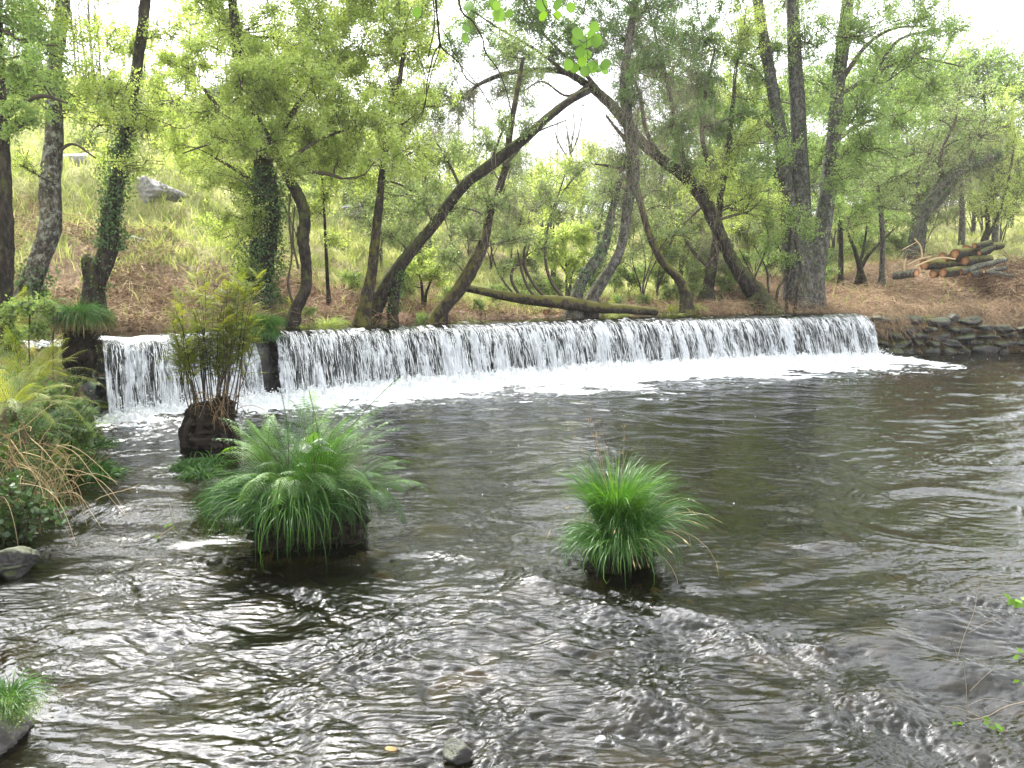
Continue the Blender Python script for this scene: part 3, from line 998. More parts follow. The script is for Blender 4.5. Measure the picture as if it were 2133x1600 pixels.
def tree(name, label, stems, bark, leafmat=None, blobs=(), D=None, dens=0.5, leafsize=0.05, seed=1, cat="tree", group=None,
         branches=(), ivies=(), bare=0.0, droop=0.0, vines=(), twig_r=0.005, k=12, flare=.45, knob=.15, ivymat='ivy', twigmat='twig', ground_end=True):
    p0 = stems[0][0]
    if D is None:
        D = hit(p0[0], p0[1])
    base = P(p0[0], p0[1], D)
    while ground_end and D > 13 and pool_sd(base[:1], base[1:2])[0] < .12:
        D += .1; base = P(p0[0], p0[1], D)
    org = np.array([base[0], base[1], gz(base[0], base[1])])
    if not ground_end: org = base
    root = empty(name, org)
    tag(root, label, cat, group)
    wood = MB(); anchors = []; ar = []
    trunks = []
    for i, st in enumerate(stems):
        c, r = trunk_px(st, D, max(14, 6 * len(st)))
        c, r = add_trunk(wood, c, r, seed + i, flare, k, knob, ground_end)
        trunks.append((c, r)); anchors.append(c[2:]); ar.append(r[2:])
    build("trunk", wood, M[bark], root, org)
    limbs = MB()
    for i, st in enumerate(branches):
        c, r = trunk_px(st, D, 5 * len(st))
        tubes(limbs, c[None], (r * (1 + np.random.default_rng(seed + 50 + i).normal(0, .07, len(r))))[None], 7, .4)
        anchors.append(c); ar.append(r)
    anchors = np.vstack(anchors); ar = np.concatenate(ar)
    leaves = MB()
    bl = []
    for b in blobs:
        dD = b[3] if len(b) > 3 else 0.0
        R = b[2] / F * (D + dD)
        bl.append((P(b[0], b[1], D + dD), R, b[2] ** 2 * dens * 2.45 * (b[4] if len(b) > 4 else 1.0) * (0.05 / leafsize) ** 1.2))
    if bl:
        crown(limbs, leaves, bl, anchors, ar, 0, leafsize, seed, twig_r, droop, bare)
    if limbs.n: build("branches", limbs, M[twigmat], root, org)
    if leaves.n: build("crown", leaves, M[leafmat], root, org)
    if ivies:
        iv = MB()
        for (ti, n, lo, hi, sp, sz) in ivies:
            ivy(iv, trunks[ti][0], trunks[ti][1], n, seed + ti, lo, hi, sp, sz)
        build("ivy", iv, M[ivymat], root, org)
    if vines:
        vm = MB()
        for q, (pts, n, L, sp) in enumerate(vines):
            hanging(vm, [P(a, b, D + (rest[0] if rest else 0)) for a, b, *rest in pts], n, L, seed + 90 + q, sp)
        build("creeper", vm, M['twig_pale'], root, org)
    return root, trunks, D


def spread_d(blobs, seed, amp):
    """gives each blob its own depth offset so that crowns are round, not flat"""
    rr = np.random.default_rng(seed)
    return [(*b[:3], rr.uniform(-amp, amp) if len(b) < 4 else b[3], *(b[4:] if len(b) > 4 else ())) for b in blobs]


# ---- left bank
tree("alder_tree", "dark trunk at the picture's left edge with thin sparse crown above", [[(4, 640, 44), (8, 520, 40), (10, 420, 36), (6, 300, 32), (-2, 190, 30), (-6, 60, 26), (-8, -80, 20)]],
     'bark_dark', 'leaf_mid', spread_d([(40, 60, 90), (70, 190, 95), (20, 140, 80), (110, 120, 60), (40, 260, 60), (-60, -60, 120), (60, -80, 120)], 1, 1.2), D=11.6, dens=.15, seed=11, leafsize=.042,
     branches=[[(6, 250, 18), (45, 215, 14), (90, 200, 10), (140, 215, 5)], [(0, 60, 12), (60, 90, 8), (120, 95, 4)]], twig_r=.004)
tree("alder_tree", "tall pale lichen-spotted trunk leaning right on the left bank", [[(58, 612, 58), (75, 560, 54), (104, 470, 52), (106, 380, 44), (112, 270, 40), (114, 150, 36), (126, 50, 34), (136, -60, 30), (140, -200, 24)]],
     'bark_lichen', 'leaf_bright', spread_d([(150, 60, 70), (200, 150, 80), (90, 210, 70), (60, 40, 70), (230, 80, 50), (160, 240, 60), (40, 330, 40), (180, -90, 120), (60, -140, 130)], 2, 1.5), D=13.4, dens=.14, seed=21, leafsize=.045,
     branches=[[(108, 330, 10), (150, 300, 7), (200, 330, 4)], [(110, 210, 12), (180, 190, 8), (240, 160, 4)]], ivies=[(0, 420, 0.02, .16, .08, .06)], flare=.25)
tree("alder_tree", "ivy-clad knobbly trunk bending right beside the broken slope", [[(188, 640, 62), (200, 585, 54), (228, 520, 44), (228, 470, 38), (240, 400, 34), (255, 330, 32), (262, 270, 28), (282, 160, 26), (297, 60, 24), (305, -40, 22), (310, -160, 18)],
      [(196, 600, 44), (190, 560, 44), (182, 540, 30), (180, 530, 12)]],
     'bark_dark', 'leaf_bright', spread_d([(250, 200, 70), (320, 270, 70), (220, 330, 55), (270, 100, 60), (300, 340, 45), (350, 210, 60), (340, 60, 50), (200, 260, 50), (230, 400, 35), (330, -90, 100)], 3, 1.6), D=14.7, dens=.16, seed=31, leafsize=.045,
     ivies=[(0, 2600, 0.22, .66, .10, .055), (0, 300, .0, .25, .05, .05)], flare=.2, knob=.14)
tree("thick_tree", "thick ivy-wrapped trunk under the big light green crown", [[(545, 655, 78), (540, 600, 70), (548, 520, 62), (556, 430, 56), (548, 340, 46), (520, 240, 36), (500, 150, 28), (490, 60, 22), (480, -60, 18)]],
     'bark_dark', 'leaf_bright', spread_d([(430, 90, 100), (520, 50, 105), (610, 110, 105), (480, 190, 110), (395, 240, 80), (570, 220, 105), (660, 190, 95), (740, 260, 80), (690, 80, 90), (330, 170, 70), (420, 330, 70),
      (480, 400, 70), (520, 470, 60), (470, 490, 55), (560, 350, 75), (505, 560, 45), (600, 290, 90), (540, 130, 90), (380, 130, 75), (450, 280, 80), (700, 150, 80), (760, 180, 60), (350, 300, 50), (640, 40, 80), (760, 30, 80), (420, 20, 70),
      (480, -90, 130), (640, -110, 130), (560, -230, 150, 0, .45), (740, -200, 150, 0, .45), (860, -330, 150, 0, .4), (620, -380, 170, 0, .4), (760, -500, 170, 0, .35)], 4, 1.8), D=17.3, dens=.34, seed=41, leafsize=.047,
     branches=[[(552, 330, 22), (600, 250, 16), (640, 190, 10), (680, 120, 6)], [(540, 300, 20), (470, 240, 14), (420, 180, 8)], [(550, 400, 16), (500, 360, 10), (450, 330, 6)]],
     ivies=[(0, 5200, 0.02, .5, .17, .06)])
tree("crooked_tree", "black crooked trunk rising from the weir's edge beside the ivy trunk", [[(606, 680, 40), (618, 640, 34), (636, 600, 30), (638, 550, 27), (632, 500, 28), (634, 450, 27), (622, 410, 28), (602, 372, 24), (575, 320, 20), (550, 270, 15), (520, 220, 10)]],
     'bark_dark', 'leaf_bright', spread_d([(650, 300, 85), (730, 330, 75), (560, 290, 75), (800, 260, 65), (480, 290, 70), (700, 230, 80), (620, 350, 55), (830, 320, 55), (430, 370, 45), (770, 390, 40), (560, 200, 80), (640, 150, 70), (850, 230, 50)], 5, 1.3), D=16.3, dens=.34, seed=51, leafsize=.045,
     branches=[[(602, 366, 14), (640, 358, 12), (680, 362, 10), (712, 372, 7)], [(560, 300, 12), (500, 295, 9), (440, 300, 6), (380, 320, 3)], [(590, 340, 12), (650, 300, 9), (720, 270, 6), (800, 250, 3)],
               [(612, 640, 7), (600, 590, 6), (608, 530, 5), (602, 450, 5), (606, 400, 4)], [(622, 560, 6), (610, 500, 5), (614, 430, 4)]], k=10, knob=.16)
tree("young_tree", "slender straight sapling between the crooked trunk and the leaning trunks", [[(684, 612, 9), (680, 540, 8), (676, 450, 7), (672, 380, 6), (668, 300, 4)]],
     'bark_dark', 'leaf_bright', spread_d([(690, 410, 45), (650, 440, 40), (700, 500, 35), (670, 350, 50)], 6, .8), D=18.4, dens=.22, seed=61, k=7)
tree("alder_tree", "upright mossy-footed trunk left of the leaning arch", [[(758, 652, 36), (768, 600, 28), (778, 540, 24), (786, 460, 22), (792, 400, 20), (798, 340, 18), (812, 260, 15), (830, 180, 12), (842, 100, 9), (850, 20, 7)]],
     'bark_moss', 'leaf_bright', spread_d([(830, 300, 65), (785, 200, 75), (850, 140, 75), (880, 330, 55), (900, 230, 60), (760, 110, 70), (840, 50, 80), (900, 90, 60), (820, -60, 100), (740, -20, 80), (800, 20, 80), (900, 10, 70)], 7, 1.3), D=17.2, dens=.27, seed=71,
     vines=[([(850, 170), (900, 200), (880, 260), (820, 120)], 110, .9, .5)])
tree("leaning_tree", "long dark trunk leaning right across the sky to meet the arch", [[(775, 660, 40), (795, 615, 34), (826, 562, 31), (868, 510, 30), (905, 468, 29), (960, 392, 28), (1020, 345, 27), (1090, 290, 25), (1150, 238, 22), (1190, 208, 20), (1228, 188, 17)],
      [(818, 662, 30), (822, 620, 28), (830, 580, 22), (838, 560, 12)]],
     'bark_dark', 'leaf_olive', spread_d([(880, 420, 60), (820, 440, 55), (930, 330, 60), (750, 420, 45), (870, 500, 50), (800, 490, 40), (1000, 290, 45), (1040, 250, 35)], 8, 1.0), D=17.7, dens=.24, seed=81,
     branches=[[(905, 468, 8), (870, 410, 6), (820, 380, 5), (740, 372, 3)], [(960, 392, 9), (930, 330, 6), (905, 290, 4)], [(1020, 345, 9), (1040, 290, 6), (1060, 240, 5)], [(1050, 345, 8), (1075, 320, 6), (1110, 280, 5), (1180, 250, 3)]],
     ivies=[(1, 500, .1, 1., .07, .05)], vines=[([(880, 440), (940, 420), (1000, 400), (900, 390)], 160, .8, .45)], knob=.12)
tree("alder_tree", "curved trunk with yellow moss at its foot beside the leaning arch", [[(905, 668, 36), (925, 640, 34), (960, 600, 30), (985, 558, 27), (1008, 510, 25), (1020, 450, 22), (1040, 390, 20), (1055, 340, 18), (1062, 280, 15), (1075, 200, 12), (1090, 120, 9)],
      [(925, 645, 22), (958, 585, 15), (985, 535, 12), (1000, 500, 8)]],
     'bark_moss', 'leaf_olive', spread_d([(960, 480, 60), (1015, 420, 50), (925, 545, 45), (1070, 500, 50), (1060, 430, 50), (1090, 180, 55), (1070, 110, 70), (1000, 360, 40), (1100, 260, 35), (930, 430, 45), (1050, 330, 35)], 9, 1.0), D=18.0, dens=.22, seed=91,
     vines=[([(1050, 360), (1060, 420), (1020, 440), (1075, 380)], 140, .8, .3)])

# ---- the fallen log with its upright shoots
tree("fallen_trunk", "mossy fallen trunk lying along the bank with upright shoots and a sawn end", [[(955, 596, 18), (1000, 606, 22, .3), (1060, 618, 25, .6), (1120, 626, 28, .9), (1180, 632, 34, 1.2), (1240, 640, 31, 1.5), (1300, 644, 26, 1.8), (1368, 650, 19, 2.1)]],
     'bark_moss', 'leaf_olive', spread_d([(1090, 500, 40), (1060, 470, 35), (1130, 520, 35), (1150, 410, 50), (1200, 360, 40), (1180, 440, 40), (1050, 560, 30)], 10, .5), D=19.0, dens=.16, seed=101, cat="fallen trunk",
     branches=[[(1085, 620, 9, .8), (1066, 585, 8, .8), (1070, 558, 8, .8), (1090, 545, 7, .8), (1092, 520, 6, .8), (1106, 490, 4, .8)], [(1140, 626, 10, 1.), (1110, 590, 8, 1.), (1092, 550, 7, 1.), (1100, 520, 5, 1.), (1108, 480, 3, 1.)],
               [(1120, 624, 8, .9), (1100, 600, 7, .9), (1085, 560, 6, .9), (1078, 520, 4, .9)], [(1180, 628, 11, 1.2), (1150, 590, 9, 1.2), (1136, 540, 8, 1.2), (1142, 470, 7, 1.2), (1158, 430, 6, 1.2), (1180, 390, 4, 1.2), (1215, 350, 3, 1.2)],
               [(1075, 618, 6, .7), (1045, 580, 5, .7), (1025, 530, 4, .7), (1020, 470, 3, .7)]], ground_end=False, flare=0, k=12, knob=.08)

# ---- the arch and its neighbours
tree("willow_tree", "ivy-speckled trunk leaning right behind the fallen trunk's middle", [[(1200, 618, 34), (1216, 580, 29), (1243, 540, 27), (1262, 500, 22), (1275, 440, 18), (1290, 380, 15), (1300, 320, 12)]],
     'bark_grey', 'leaf_olive', spread_d([(1270, 400, 40), (1290, 330, 40)], 11, .6), D=20.0, dens=.15, seed=111, ivies=[(0, 800, 0.05, .8, .07, .06)])
tree("willow_tree", "tall curved trunk smothered in hanging dead creepers", [[(1235, 618, 32), (1262, 575, 29), (1288, 530, 26), (1300, 480, 25), (1308, 430, 26), (1318, 370, 30), (1316, 300, 32), (1306, 240, 30), (1300, 170, 24), (1310, 90, 18), (1322, 10, 14), (1330, -80, 10)]],
     'bark_grey', 'leaf_dark', spread_d([(1330, 200, 60), (1300, 100, 80), (1380, 130, 70), (1340, 20, 80), (1300, -80, 110)], 12, 1.), D=20.3, dens=.25, seed=121,
     branches=[[(1316, 350, 14), (1290, 350, 10), (1262, 345, 7), (1238, 342, 4)], [(1312, 300, 12), (1285, 270, 8), (1262, 240, 5)], [(1318, 400, 8), (1290, 392, 5), (1272, 410, 3)]],
     ivies=[(0, 1500, 0.35, .75, .12, .05)],
     vines=[([(1310, 200), (1320, 260), (1305, 320), (1330, 160), (1290, 300), (1315, 370)], 620, 1.2, .32), ([(1340, 60), (1380, 120), (1300, 140), (1420, 180)], 360, 1.3, .5)])
tree("willow_tree", "slim trunk bowing out from the bank and curving up left of the arch tree", [[(1428, 612, 26), (1412, 578, 24), (1385, 552, 21), (1362, 512, 19), (1346, 470, 17), (1334, 420, 15), (1324, 370, 13), (1322, 310, 9)]],
     'bark_moss', 'leaf_olive', spread_d([(1400, 430, 50), (1360, 480, 40), (1370, 400, 45), (1420, 500, 40)], 13, .8), D=21.7, dens=.22, seed=131)
tree("arch_tree", "dark tree arching left over the river from the right bank", [[(1578, 612, 50), (1556, 588, 42), (1528, 548, 36), (1508, 505, 33), (1488, 460, 32), (1462, 410, 31), (1430, 372, 30), (1385, 338, 29), (1340, 300, 27), (1300, 250, 25), (1262, 208, 23), (1225, 178, 20), (1180, 152, 17), (1120, 146, 13), (1060, 152, 11), (1000, 175, 9), (950, 210, 7), (900, 225, 5)]],
     'bark_dark', 'leaf_dark', spread_d([(1000, 50, 80), (1100, 40, 90), (1180, 70, 80), (1060, 110, 55), (950, 90, 55), (1240, 30, 90), (1400, 60, 95), (1340, 140, 80), (1440, 170, 90), (1480, 80, 90), (1480, 260, 80), (1420, 260, 70), (1150, 110, 45),
      (980, 200, 35), (930, 190, 45), (1050, 180, 35), (900, 250, 35), (960, 240, 30), (880, 200, 40), (1230, 110, 60), (1430, 330, 60), (1500, 330, 60), (1560, 250, 60), (1100, -70, 120), (1300, -110, 140), (1450, -80, 120), (1200, -200, 150, 0, .45), (980, -60, 100), (1050, -330, 160, 0, .4), (1320, -350, 160, 0, .4), (1480, -240, 150, 0, .4), (1180, -480, 170, 0, .3), (1000, -180, 120, 0, .4)], 14, 1.8), D=23.5, dens=.38, seed=141, leafsize=.055,
     branches=[[(1440, 375, 20), (1420, 320, 15), (1405, 250, 12), (1390, 170, 9), (1370, 90, 6)], [(1465, 410, 18), (1475, 350, 14), (1462, 280, 11), (1470, 190, 8), (1490, 100, 5)], [(1262, 208, 13), (1215, 150, 10), (1170, 110, 8), (1120, 60, 5)],
               [(1380, 336, 14), (1345, 270, 11), (1330, 190, 8), (1290, 110, 6)], [(1225, 178, 8), (1180, 200, 6), (1130, 170, 5), (1090, 190, 3)], [(1180, 152, 9), (1110, 100, 7), (1040, 60, 5), (980, 20, 3)], [(1490, 460, 9), (1530, 448, 7), (1560, 440, 5), (1588, 415, 3)]],
     droop=.25, vines=[([(1400, 200), (1370, 120), (1450, 300), (1430, 230), (1345, 260)], 560, 1.3, .6), ([(1000, 160), (1060, 140), (960, 200), (930, 220), (1100, 150)], 900, .9, .45), ([(1220, 190), (1180, 160), (1260, 210)], 160, .7, .3), ([(1480, 440), (1500, 500), (1440, 360)], 200, .9, .3)], twig_r=.006)
tree("alder_tree", "dark upright trunk standing behind the foot of the arch tree", [[(1474, 600, 28), (1484, 550, 24), (1492, 490, 22), (1500, 420, 19), (1512, 340, 16), (1522, 260, 13), (1530, 180, 10)]],
     'bark_dark', 'leaf_bright', spread_d([(1530, 330, 75), (1550, 200, 80), (1560, 430, 65), (1480, 390, 55), (1540, 110, 80), (1580, 300, 60), (1500, 480, 40), (1560, 20, 80), (1600, 420, 50)], 15, 1.5), D=24.0, dens=.30, seed=151,
     branches=[[(1478, 560, 12), (1440, 520, 9), (1410, 480, 7), (1380, 560, 5)], [(1495, 470, 10), (1470, 430, 7), (1420, 470, 4)]])
tree("three_stemmed_tree", "big tree of three tall grey trunks joined at the foot", [[(1662, 590, 70), (1655, 540, 64), (1648, 470, 52), (1640, 400, 40), (1628, 300, 34), (1612, 200, 30), (1592, 90, 27), (1576, -10, 24), (1560, -120, 20)],
      [(1674, 590, 70), (1672, 540, 60), (1670, 470, 52), (1668, 380, 44), (1664, 270, 38), (1658, 160, 35), (1652, 40, 32), (1648, -120, 28)], [(1690, 592, 66), (1700, 540, 54), (1716, 460, 44), (1728, 370, 38), (1738, 270, 35), (1746, 170, 33), (1760, 60, 31), (1768, -20, 28), (1776, -130, 24)]],
     'bark_grey', 'leaf_mid', spread_d([(1600, 110, 80), (1700, 80, 85), (1810, 60, 105), (1900, 40, 80), (1850, 150, 95), (1780, 220, 95), (1600, 230, 60), (1900, 200, 85), (1590, 330, 65), (1700, 330, 60), (1800, 330, 90), (1700, 190, 70),
      (1940, 120, 70), (1860, 260, 80), (1640, 20, 80), (1740, 440, 50), (1600, 430, 50), (1760, 380, 50), (1980, 60, 50), (1960, 200, 50), (1700, -110, 150), (1600, -100, 130), (1760, -250, 170, 0, .5), (1560, -380, 170, 0, .4), (1660, -520, 160, 0, .3), (1540, 160, 60)], 16, 2.2), D=24.4, dens=.33, seed=161, leafsize=.055,
     branches=[[(1746, 180, 14), (1800, 100, 10), (1860, 60, 7), (1930, 55, 4)], [(1740, 260, 14), (1800, 200, 10), (1870, 85, 7), (1990, 60, 4)], [(1746, 200, 12), (1830, 150, 8), (1900, 120, 6), (2010, 140, 3)], [(1625, 290, 10), (1590, 250, 8), (1560, 230, 4)], [(1612, 200, 9), (1570, 140, 6), (1530, 130, 4)],
               [(1735, 300, 11), (1790, 260, 8), (1860, 240, 5)]],
     ivies=[(0, 900, .15, .75, .08, .06), (1, 900, .15, .75, .08, .06), (2, 700, .1, .6, .09, .06)], k=14, knob=.06, twig_r=.006, flare=.15)
tree("shrub", "leafy bush of thin stems at the foot of the three trunks", [[(1640, 600, 8), (1642, 550, 7), (1645, 500, 6), (1650, 460, 3)], [(1660, 600, 8), (1668, 560, 7), (1655, 500, 5)], [(1560, 600, 7), (1580, 560, 5), (1600, 500, 4), (1590, 450, 2)], [(1600, 604, 7), (1596, 560, 5), (1570, 510, 3)], [(1620, 604, 7), (1640, 560, 5), (1620, 510, 3)], [(1580, 604, 6), (1560, 560, 5), (1540, 520, 3)]],
     'bark_dark', 'leaf_mid', spread_d([(1660, 460, 42, -1.), (1690, 490, 35, -1.), (1620, 500, 38), (1590, 520, 35), (1560, 540, 30), (1640, 540, 30), (1600, 460, 35)], 17, .6), D=23.4, dens=.34, seed=171, cat="shrub", k=6, flare=.1,
     vines=[([(1600, 560), (1560, 570), (1640, 575)], 120, .8, .4)])

# ---- the clearing at the right
tree("young_tree", "dark straight trunk standing just right of the three-stemmed tree", [[(1751, 578, 14), (1752, 530, 13), (1750, 470, 12), (1742, 400, 10), (1735, 330, 7)]], 'bark_dark', 'leaf_mid', spread_d([(1775, 470, 45), (1745, 430, 45), (1770, 400, 50)], 18, 1.), D=28.2, dens=.3, seed=181, k=8)
tree("young_tree", "low forked tree with wide thin boughs right of the straight dark trunk", [[(1796, 578, 15), (1788, 548, 13), (1780, 520, 10), (1768, 490, 7), (1760, 460, 5)], [(1792, 560, 10), (1810, 530, 9), (1838, 500, 7), (1870, 470, 4)], [(1790, 555, 8), (1800, 510, 6), (1806, 470, 4)]],
     'bark_dark', 'leaf_mid', spread_d([(1770, 460, 45), (1810, 470, 45), (1850, 460, 45), (1800, 420, 45)], 19, 1.), D=28.8, dens=.32, seed=191, k=8)
tree("young_tree", "grey straight pole-like trunk in the middle of the clearing", [[(1837, 575, 14), (1838, 530, 13), (1838, 480, 12), (1832, 420, 10), (1826, 350, 7)]], 'bark_grey', 'leaf_olive', spread_d([(1850, 420, 55), (1820, 370, 60), (1870, 370, 55)], 20, 1.2), D=28.0, dens=.28, seed=201, k=8)
tree("willow_tree", "thick creeper-hung trunk leaning right behind the log pile", [[(1892, 560, 26), (1900, 520, 28), (1915, 470, 32), (1938, 420, 32), (1965, 380, 30), (2010, 350, 26), (2050, 332, 22), (2085, 322, 15)], [(1925, 450, 16), (1960, 420, 12), (1990, 380, 9), (2010, 340, 6)]],
     'bark_grey', 'leaf_olive', spread_d([(1850, 400, 70), (1930, 330, 80), (1985, 250, 80), (2050, 280, 70), (1900, 460, 50), (1990, 400, 55), (1920, 230, 70), (2030, 200, 50), (1870, 320, 70), (2060, 350, 45)], 21, 2.), D=30.5, dens=.22, seed=211, leafsize=.065, ivies=[(0, 2600, .1, 1., .16, .06)],
     branches=[[(1965, 380, 12), (1960, 320, 9), (1990, 250, 6), (2000, 180, 4)], [(2010, 350, 9), (2050, 280, 6), (2100, 260, 3)]], vines=[([(1950, 380), (2000, 340), (2050, 320), (1930, 430), (1980, 300), (2060, 300)], 620, 1.4, .6)], twig_r=.008)
tree("young_tree", "slim pair of leaning stems on the rise behind the wood pile", [[(2048, 500, 12), (2058, 470, 11), (2056, 430, 10), (2064, 390, 7), (2070, 360, 4)], [(2056, 495, 9), (2075, 460, 8), (2092, 410, 7), (2105, 350, 6), (2115, 280, 4)]],
     'bark_dark', 'leaf_bright', spread_d([(2090, 300, 70), (2080, 400, 55), (2110, 230, 60), (2100, 450, 45), (2050, 440, 40), (2130, 350, 60)], 22, 1.5), D=31.5, dens=.3, seed=221, leafsize=.065, k=7)

# ---- middle distance, seen under the arch
tree("young_tree", "small leafy tree of thin stems seen under the arch on the green slope", [[(1150, 560, 7), (1146, 500, 6), (1152, 440, 6), (1165, 400, 4), (1185, 340, 3)], [(1152, 440, 4), (1130, 390, 3), (1100, 360, 2)]],
     'bark_grey', 'leaf_bright', spread_d([(1150, 430, 60), (1200, 390, 55), (1110, 400, 45), (1180, 350, 45), (1150, 370, 45)], 23, 1.5), D=27, dens=.24, seed=231, leafsize=.06, k=6)
tree("young_tree", "thin-stemmed leafy tree right of the sky gap in front of the far slope", [[(1250, 570, 7), (1246, 500, 6), (1255, 440, 5), (1262, 380, 3)]],
     'bark_grey', 'leaf_olive', spread_d([(1250, 430, 50), (1275, 380, 40), (1230, 470, 40)], 24, 1.5), D=28, dens=.22, seed=241, leafsize=.06, k=6)
tree("shrub", "vivid yellow-green bush on the slope under the arch", [[(1180, 575, 6), (1178, 540, 5), (1170, 500, 3)], [(1190, 575, 6), (1205, 540, 5), (1220, 490, 3)], [(1185, 575, 5), (1150, 530, 4), (1120, 500, 3)]],
     'bark_grey', 'leaf_bright', spread_d([(1180, 500, 42), (1140, 505, 36), (1215, 500, 36), (1190, 540, 40), (1150, 540, 34), (1120, 520, 25)], 25, .8), D=25, dens=.75, seed=251, leafsize=.07, cat="shrub", k=6)
tree("shrub", "bright yellow-green bush behind the foot of the curved mossy trunk", [[(880, 610, 7), (876, 580, 5), (860, 550, 3)], [(888, 610, 7), (900, 580, 5), (915, 560, 3)]],
     'bark_dark', 'leaf_bright', spread_d([(870, 560, 36), (905, 570, 34), (840, 580, 26), (890, 540, 30)], 26, .5), D=19.5, dens=.7, seed=261, leafsize=.05, cat="shrub", k=6)


# ---- the tree on the camera's own bank: its crown roofs the near water, out of the picture's top
def near_tree():
    r = np.random.default_rng(271)
    base = np.array([2.2, -3.2, .6])
    root = empty("alder_tree", base)
    tag(root, "tall alder on the camera's bank spreading its crown over the near water", "tree")
    wood = MB(); limbs = MB(); lv = MB()
    c = catmull([(2.2, -3.2, -.3), (2.1, -3.0, 2.0), (1.8, -2.5, 4.5), (1.4, -1.8, 7.0), (1.2, -1.2, 9.5)], 22)
    rad = np.linspace(.26, .10, 22)
    tubes(wood, c[None], rad[None], 12, .4)
    A = [c[8:]]; AR = [rad[8:]]
    bl = []
    for k in range(36):
        x = r.uniform(-6.5, 3.2); y = r.uniform(-4.0, 5.0)
        z = 5.6 + max(y, 0) * .62 + r.uniform(0, 2.6)
        bl.append((np.array([x, y, z]), r.uniform(.8, 1.3), 900))
    for k in range(9):
        e = np.array([r.uniform(-5, 3), r.uniform(-1, 4.0), r.uniform(6.8, 8.6)])
        p = curve_between(c[12 + k], e, 12, .1, .08, r)
        tubes(limbs, p, np.linspace(.09, .03, 12), 7, .4)
        A.append(p[0]); AR.append(np.linspace(.09, .03, 12))
    crown(limbs, lv, bl, np.vstack(A), np.concatenate(AR), 0, .10, 272, .006)
    build("trunk", wood, M['bark_dark'], root, base); build("branches", limbs, M['twig'], root, base); build("crown", lv, M['leaf_mid'], root, base)


near_tree()


# ------------------------------------------------------------------ copies
def copy_thing(root, loc, rz=0.0, sc=1.0, label=None, group=None):
    r = root.copy(); COL.objects.link(r)
    r.location = loc; r.rotation_euler = (0, 0, rz); r.scale = (sc, sc, sc)
    if label: r["label"] = label
    if group: r["group"] = group
    for ch in list(root.children):
        c = ch.copy(); COL.objects.link(c); c.parent = r
    return r


def proto_tree(name, label, cat, group, mat, seed, h, R, nleaf, size, stems=1, barkm='bark_grey', bare=0.0):
    """a free-standing tree around its own origin"""
    rr = np.random.default_rng(seed)
    root = empty(name, (0, 0, -60))
    tag(root, label, cat, group)
    wood = MB(); limbs = MB(); lv = MB(); A = []; AR = []
    for i in range(stems):
        top = np.array([rr.normal(0, R * .35), rr.normal(0, R * .35), h * rr.uniform(.6, .85)])
        c = catmull([(0, 0, -.4), (top[0] * .1 + rr.normal(0, .08), top[1] * .1, h * .18), (top[0] * .5 + rr.normal(0, .15), top[1] * .5 + rr.normal(0, .15), h * .45), tuple(top)], 14)
        r = np.linspace(h * .018 / stems ** .4, h * .004, 14)
        tubes(wood, c[None], r[None], 7, .4)
        A.append(c[3:]); AR.append(r[3:])
    build("trunk", wood, M[barkm], root)
    n = 7 if R < 1.6 else 10
    bl = []
    for i in range(n):
        a = rr.uniform(0, 6.28); q = R * rr.uniform(.1, .85)
        z = h * rr.uniform(.38, .92)
        q *= 1.15 - abs(z / h - .55)
        bl.append((np.array([q * math.cos(a), q * math.sin(a), z]), R * rr.uniform(.35, .6), nleaf // n))
    crown(limbs, lv, bl, np.vstack(A), np.concatenate(AR), 0, size, seed, 0.007, 0.0, bare)
    build("branches", limbs, M['twig'], root)
    if lv.n: build("crown", lv, M[mat], root)
    return root


def far_pt(px, py_or_D, mode='D'):
    D = py_or_D
    r = ray(px, 500)
    x = r[0] * D
    return (x, D, gz(x, D) - 0.05)


def plant_copies(proto, spots, labels, group):
    for i, (px, D, sc, rz) in enumerate(spots):
        loc = far_pt(px, D)
        lb = labels[i] if isinstance(labels, list) else labels
        if i == 0:
            proto.location = loc; proto.rotation_euler = (0, 0, rz); proto.scale = (sc,) * 3
            proto["label"] = lb; proto["group"] = group
        else:
            copy_thing(proto, loc, rz, sc, lb, group)


rr = np.random.default_rng(99)


def spots(pxs, D0, D1, s0, s1, n=None, jit=20):
    return [(px + rr.uniform(-jit, jit), rr.uniform(D0, D1), rr.uniform(s0, s1), rr.uniform(0, 6.28)) for px in pxs]


LB = "one of the light green young trees on the slope behind the river"
p = proto_tree("young_tree", LB, "tree", "light green young trees on the far slope", 'leaf_bright', 301, 5.2, 2.0, 7000, .085, 2)
plant_copies(p, spots([560, 640, 720, 800, 880, 950, 1010, 1060, 1380, 1420, 1490, 1550], 24, 34, .55, .85) + spots([640, 740, 840, 960, 1050, 1120, 1190, 1250, 1330, 1410, 1480, 1560, 1640, 1720, 1800, 1880, 1960, 2040, 2110, 2160], 38, 52, .8, 1.15), LB, "light green young trees on the far slope")
LB = "one of the olive bushy trees on the slope behind the river"
p = proto_tree("bushy_tree", LB, "tree", "olive bushy trees on the far slope", 'leaf_olive', 302, 4.2, 2.1, 7000, .08, 4)
plant_copies(p, spots([600, 690, 780, 870, 960, 1040, 1330, 1400, 1470, 1590, 1680], 22, 30, .45, .7) + spots([700, 820, 940, 1040, 1140, 1220, 1290, 1380, 1470, 1560, 1640, 1740, 1830, 1930, 2020, 2100], 34, 48, .7, 1.1), LB, "olive bushy trees on the far slope")
LB = "one of the fresh green trees closing the view behind the clearing"
p = proto_tree("leafy_tree", LB, "tree", "fresh green trees behind the clearing", 'leaf_mid', 303, 8.5, 2.9, 11000, .10, 1)
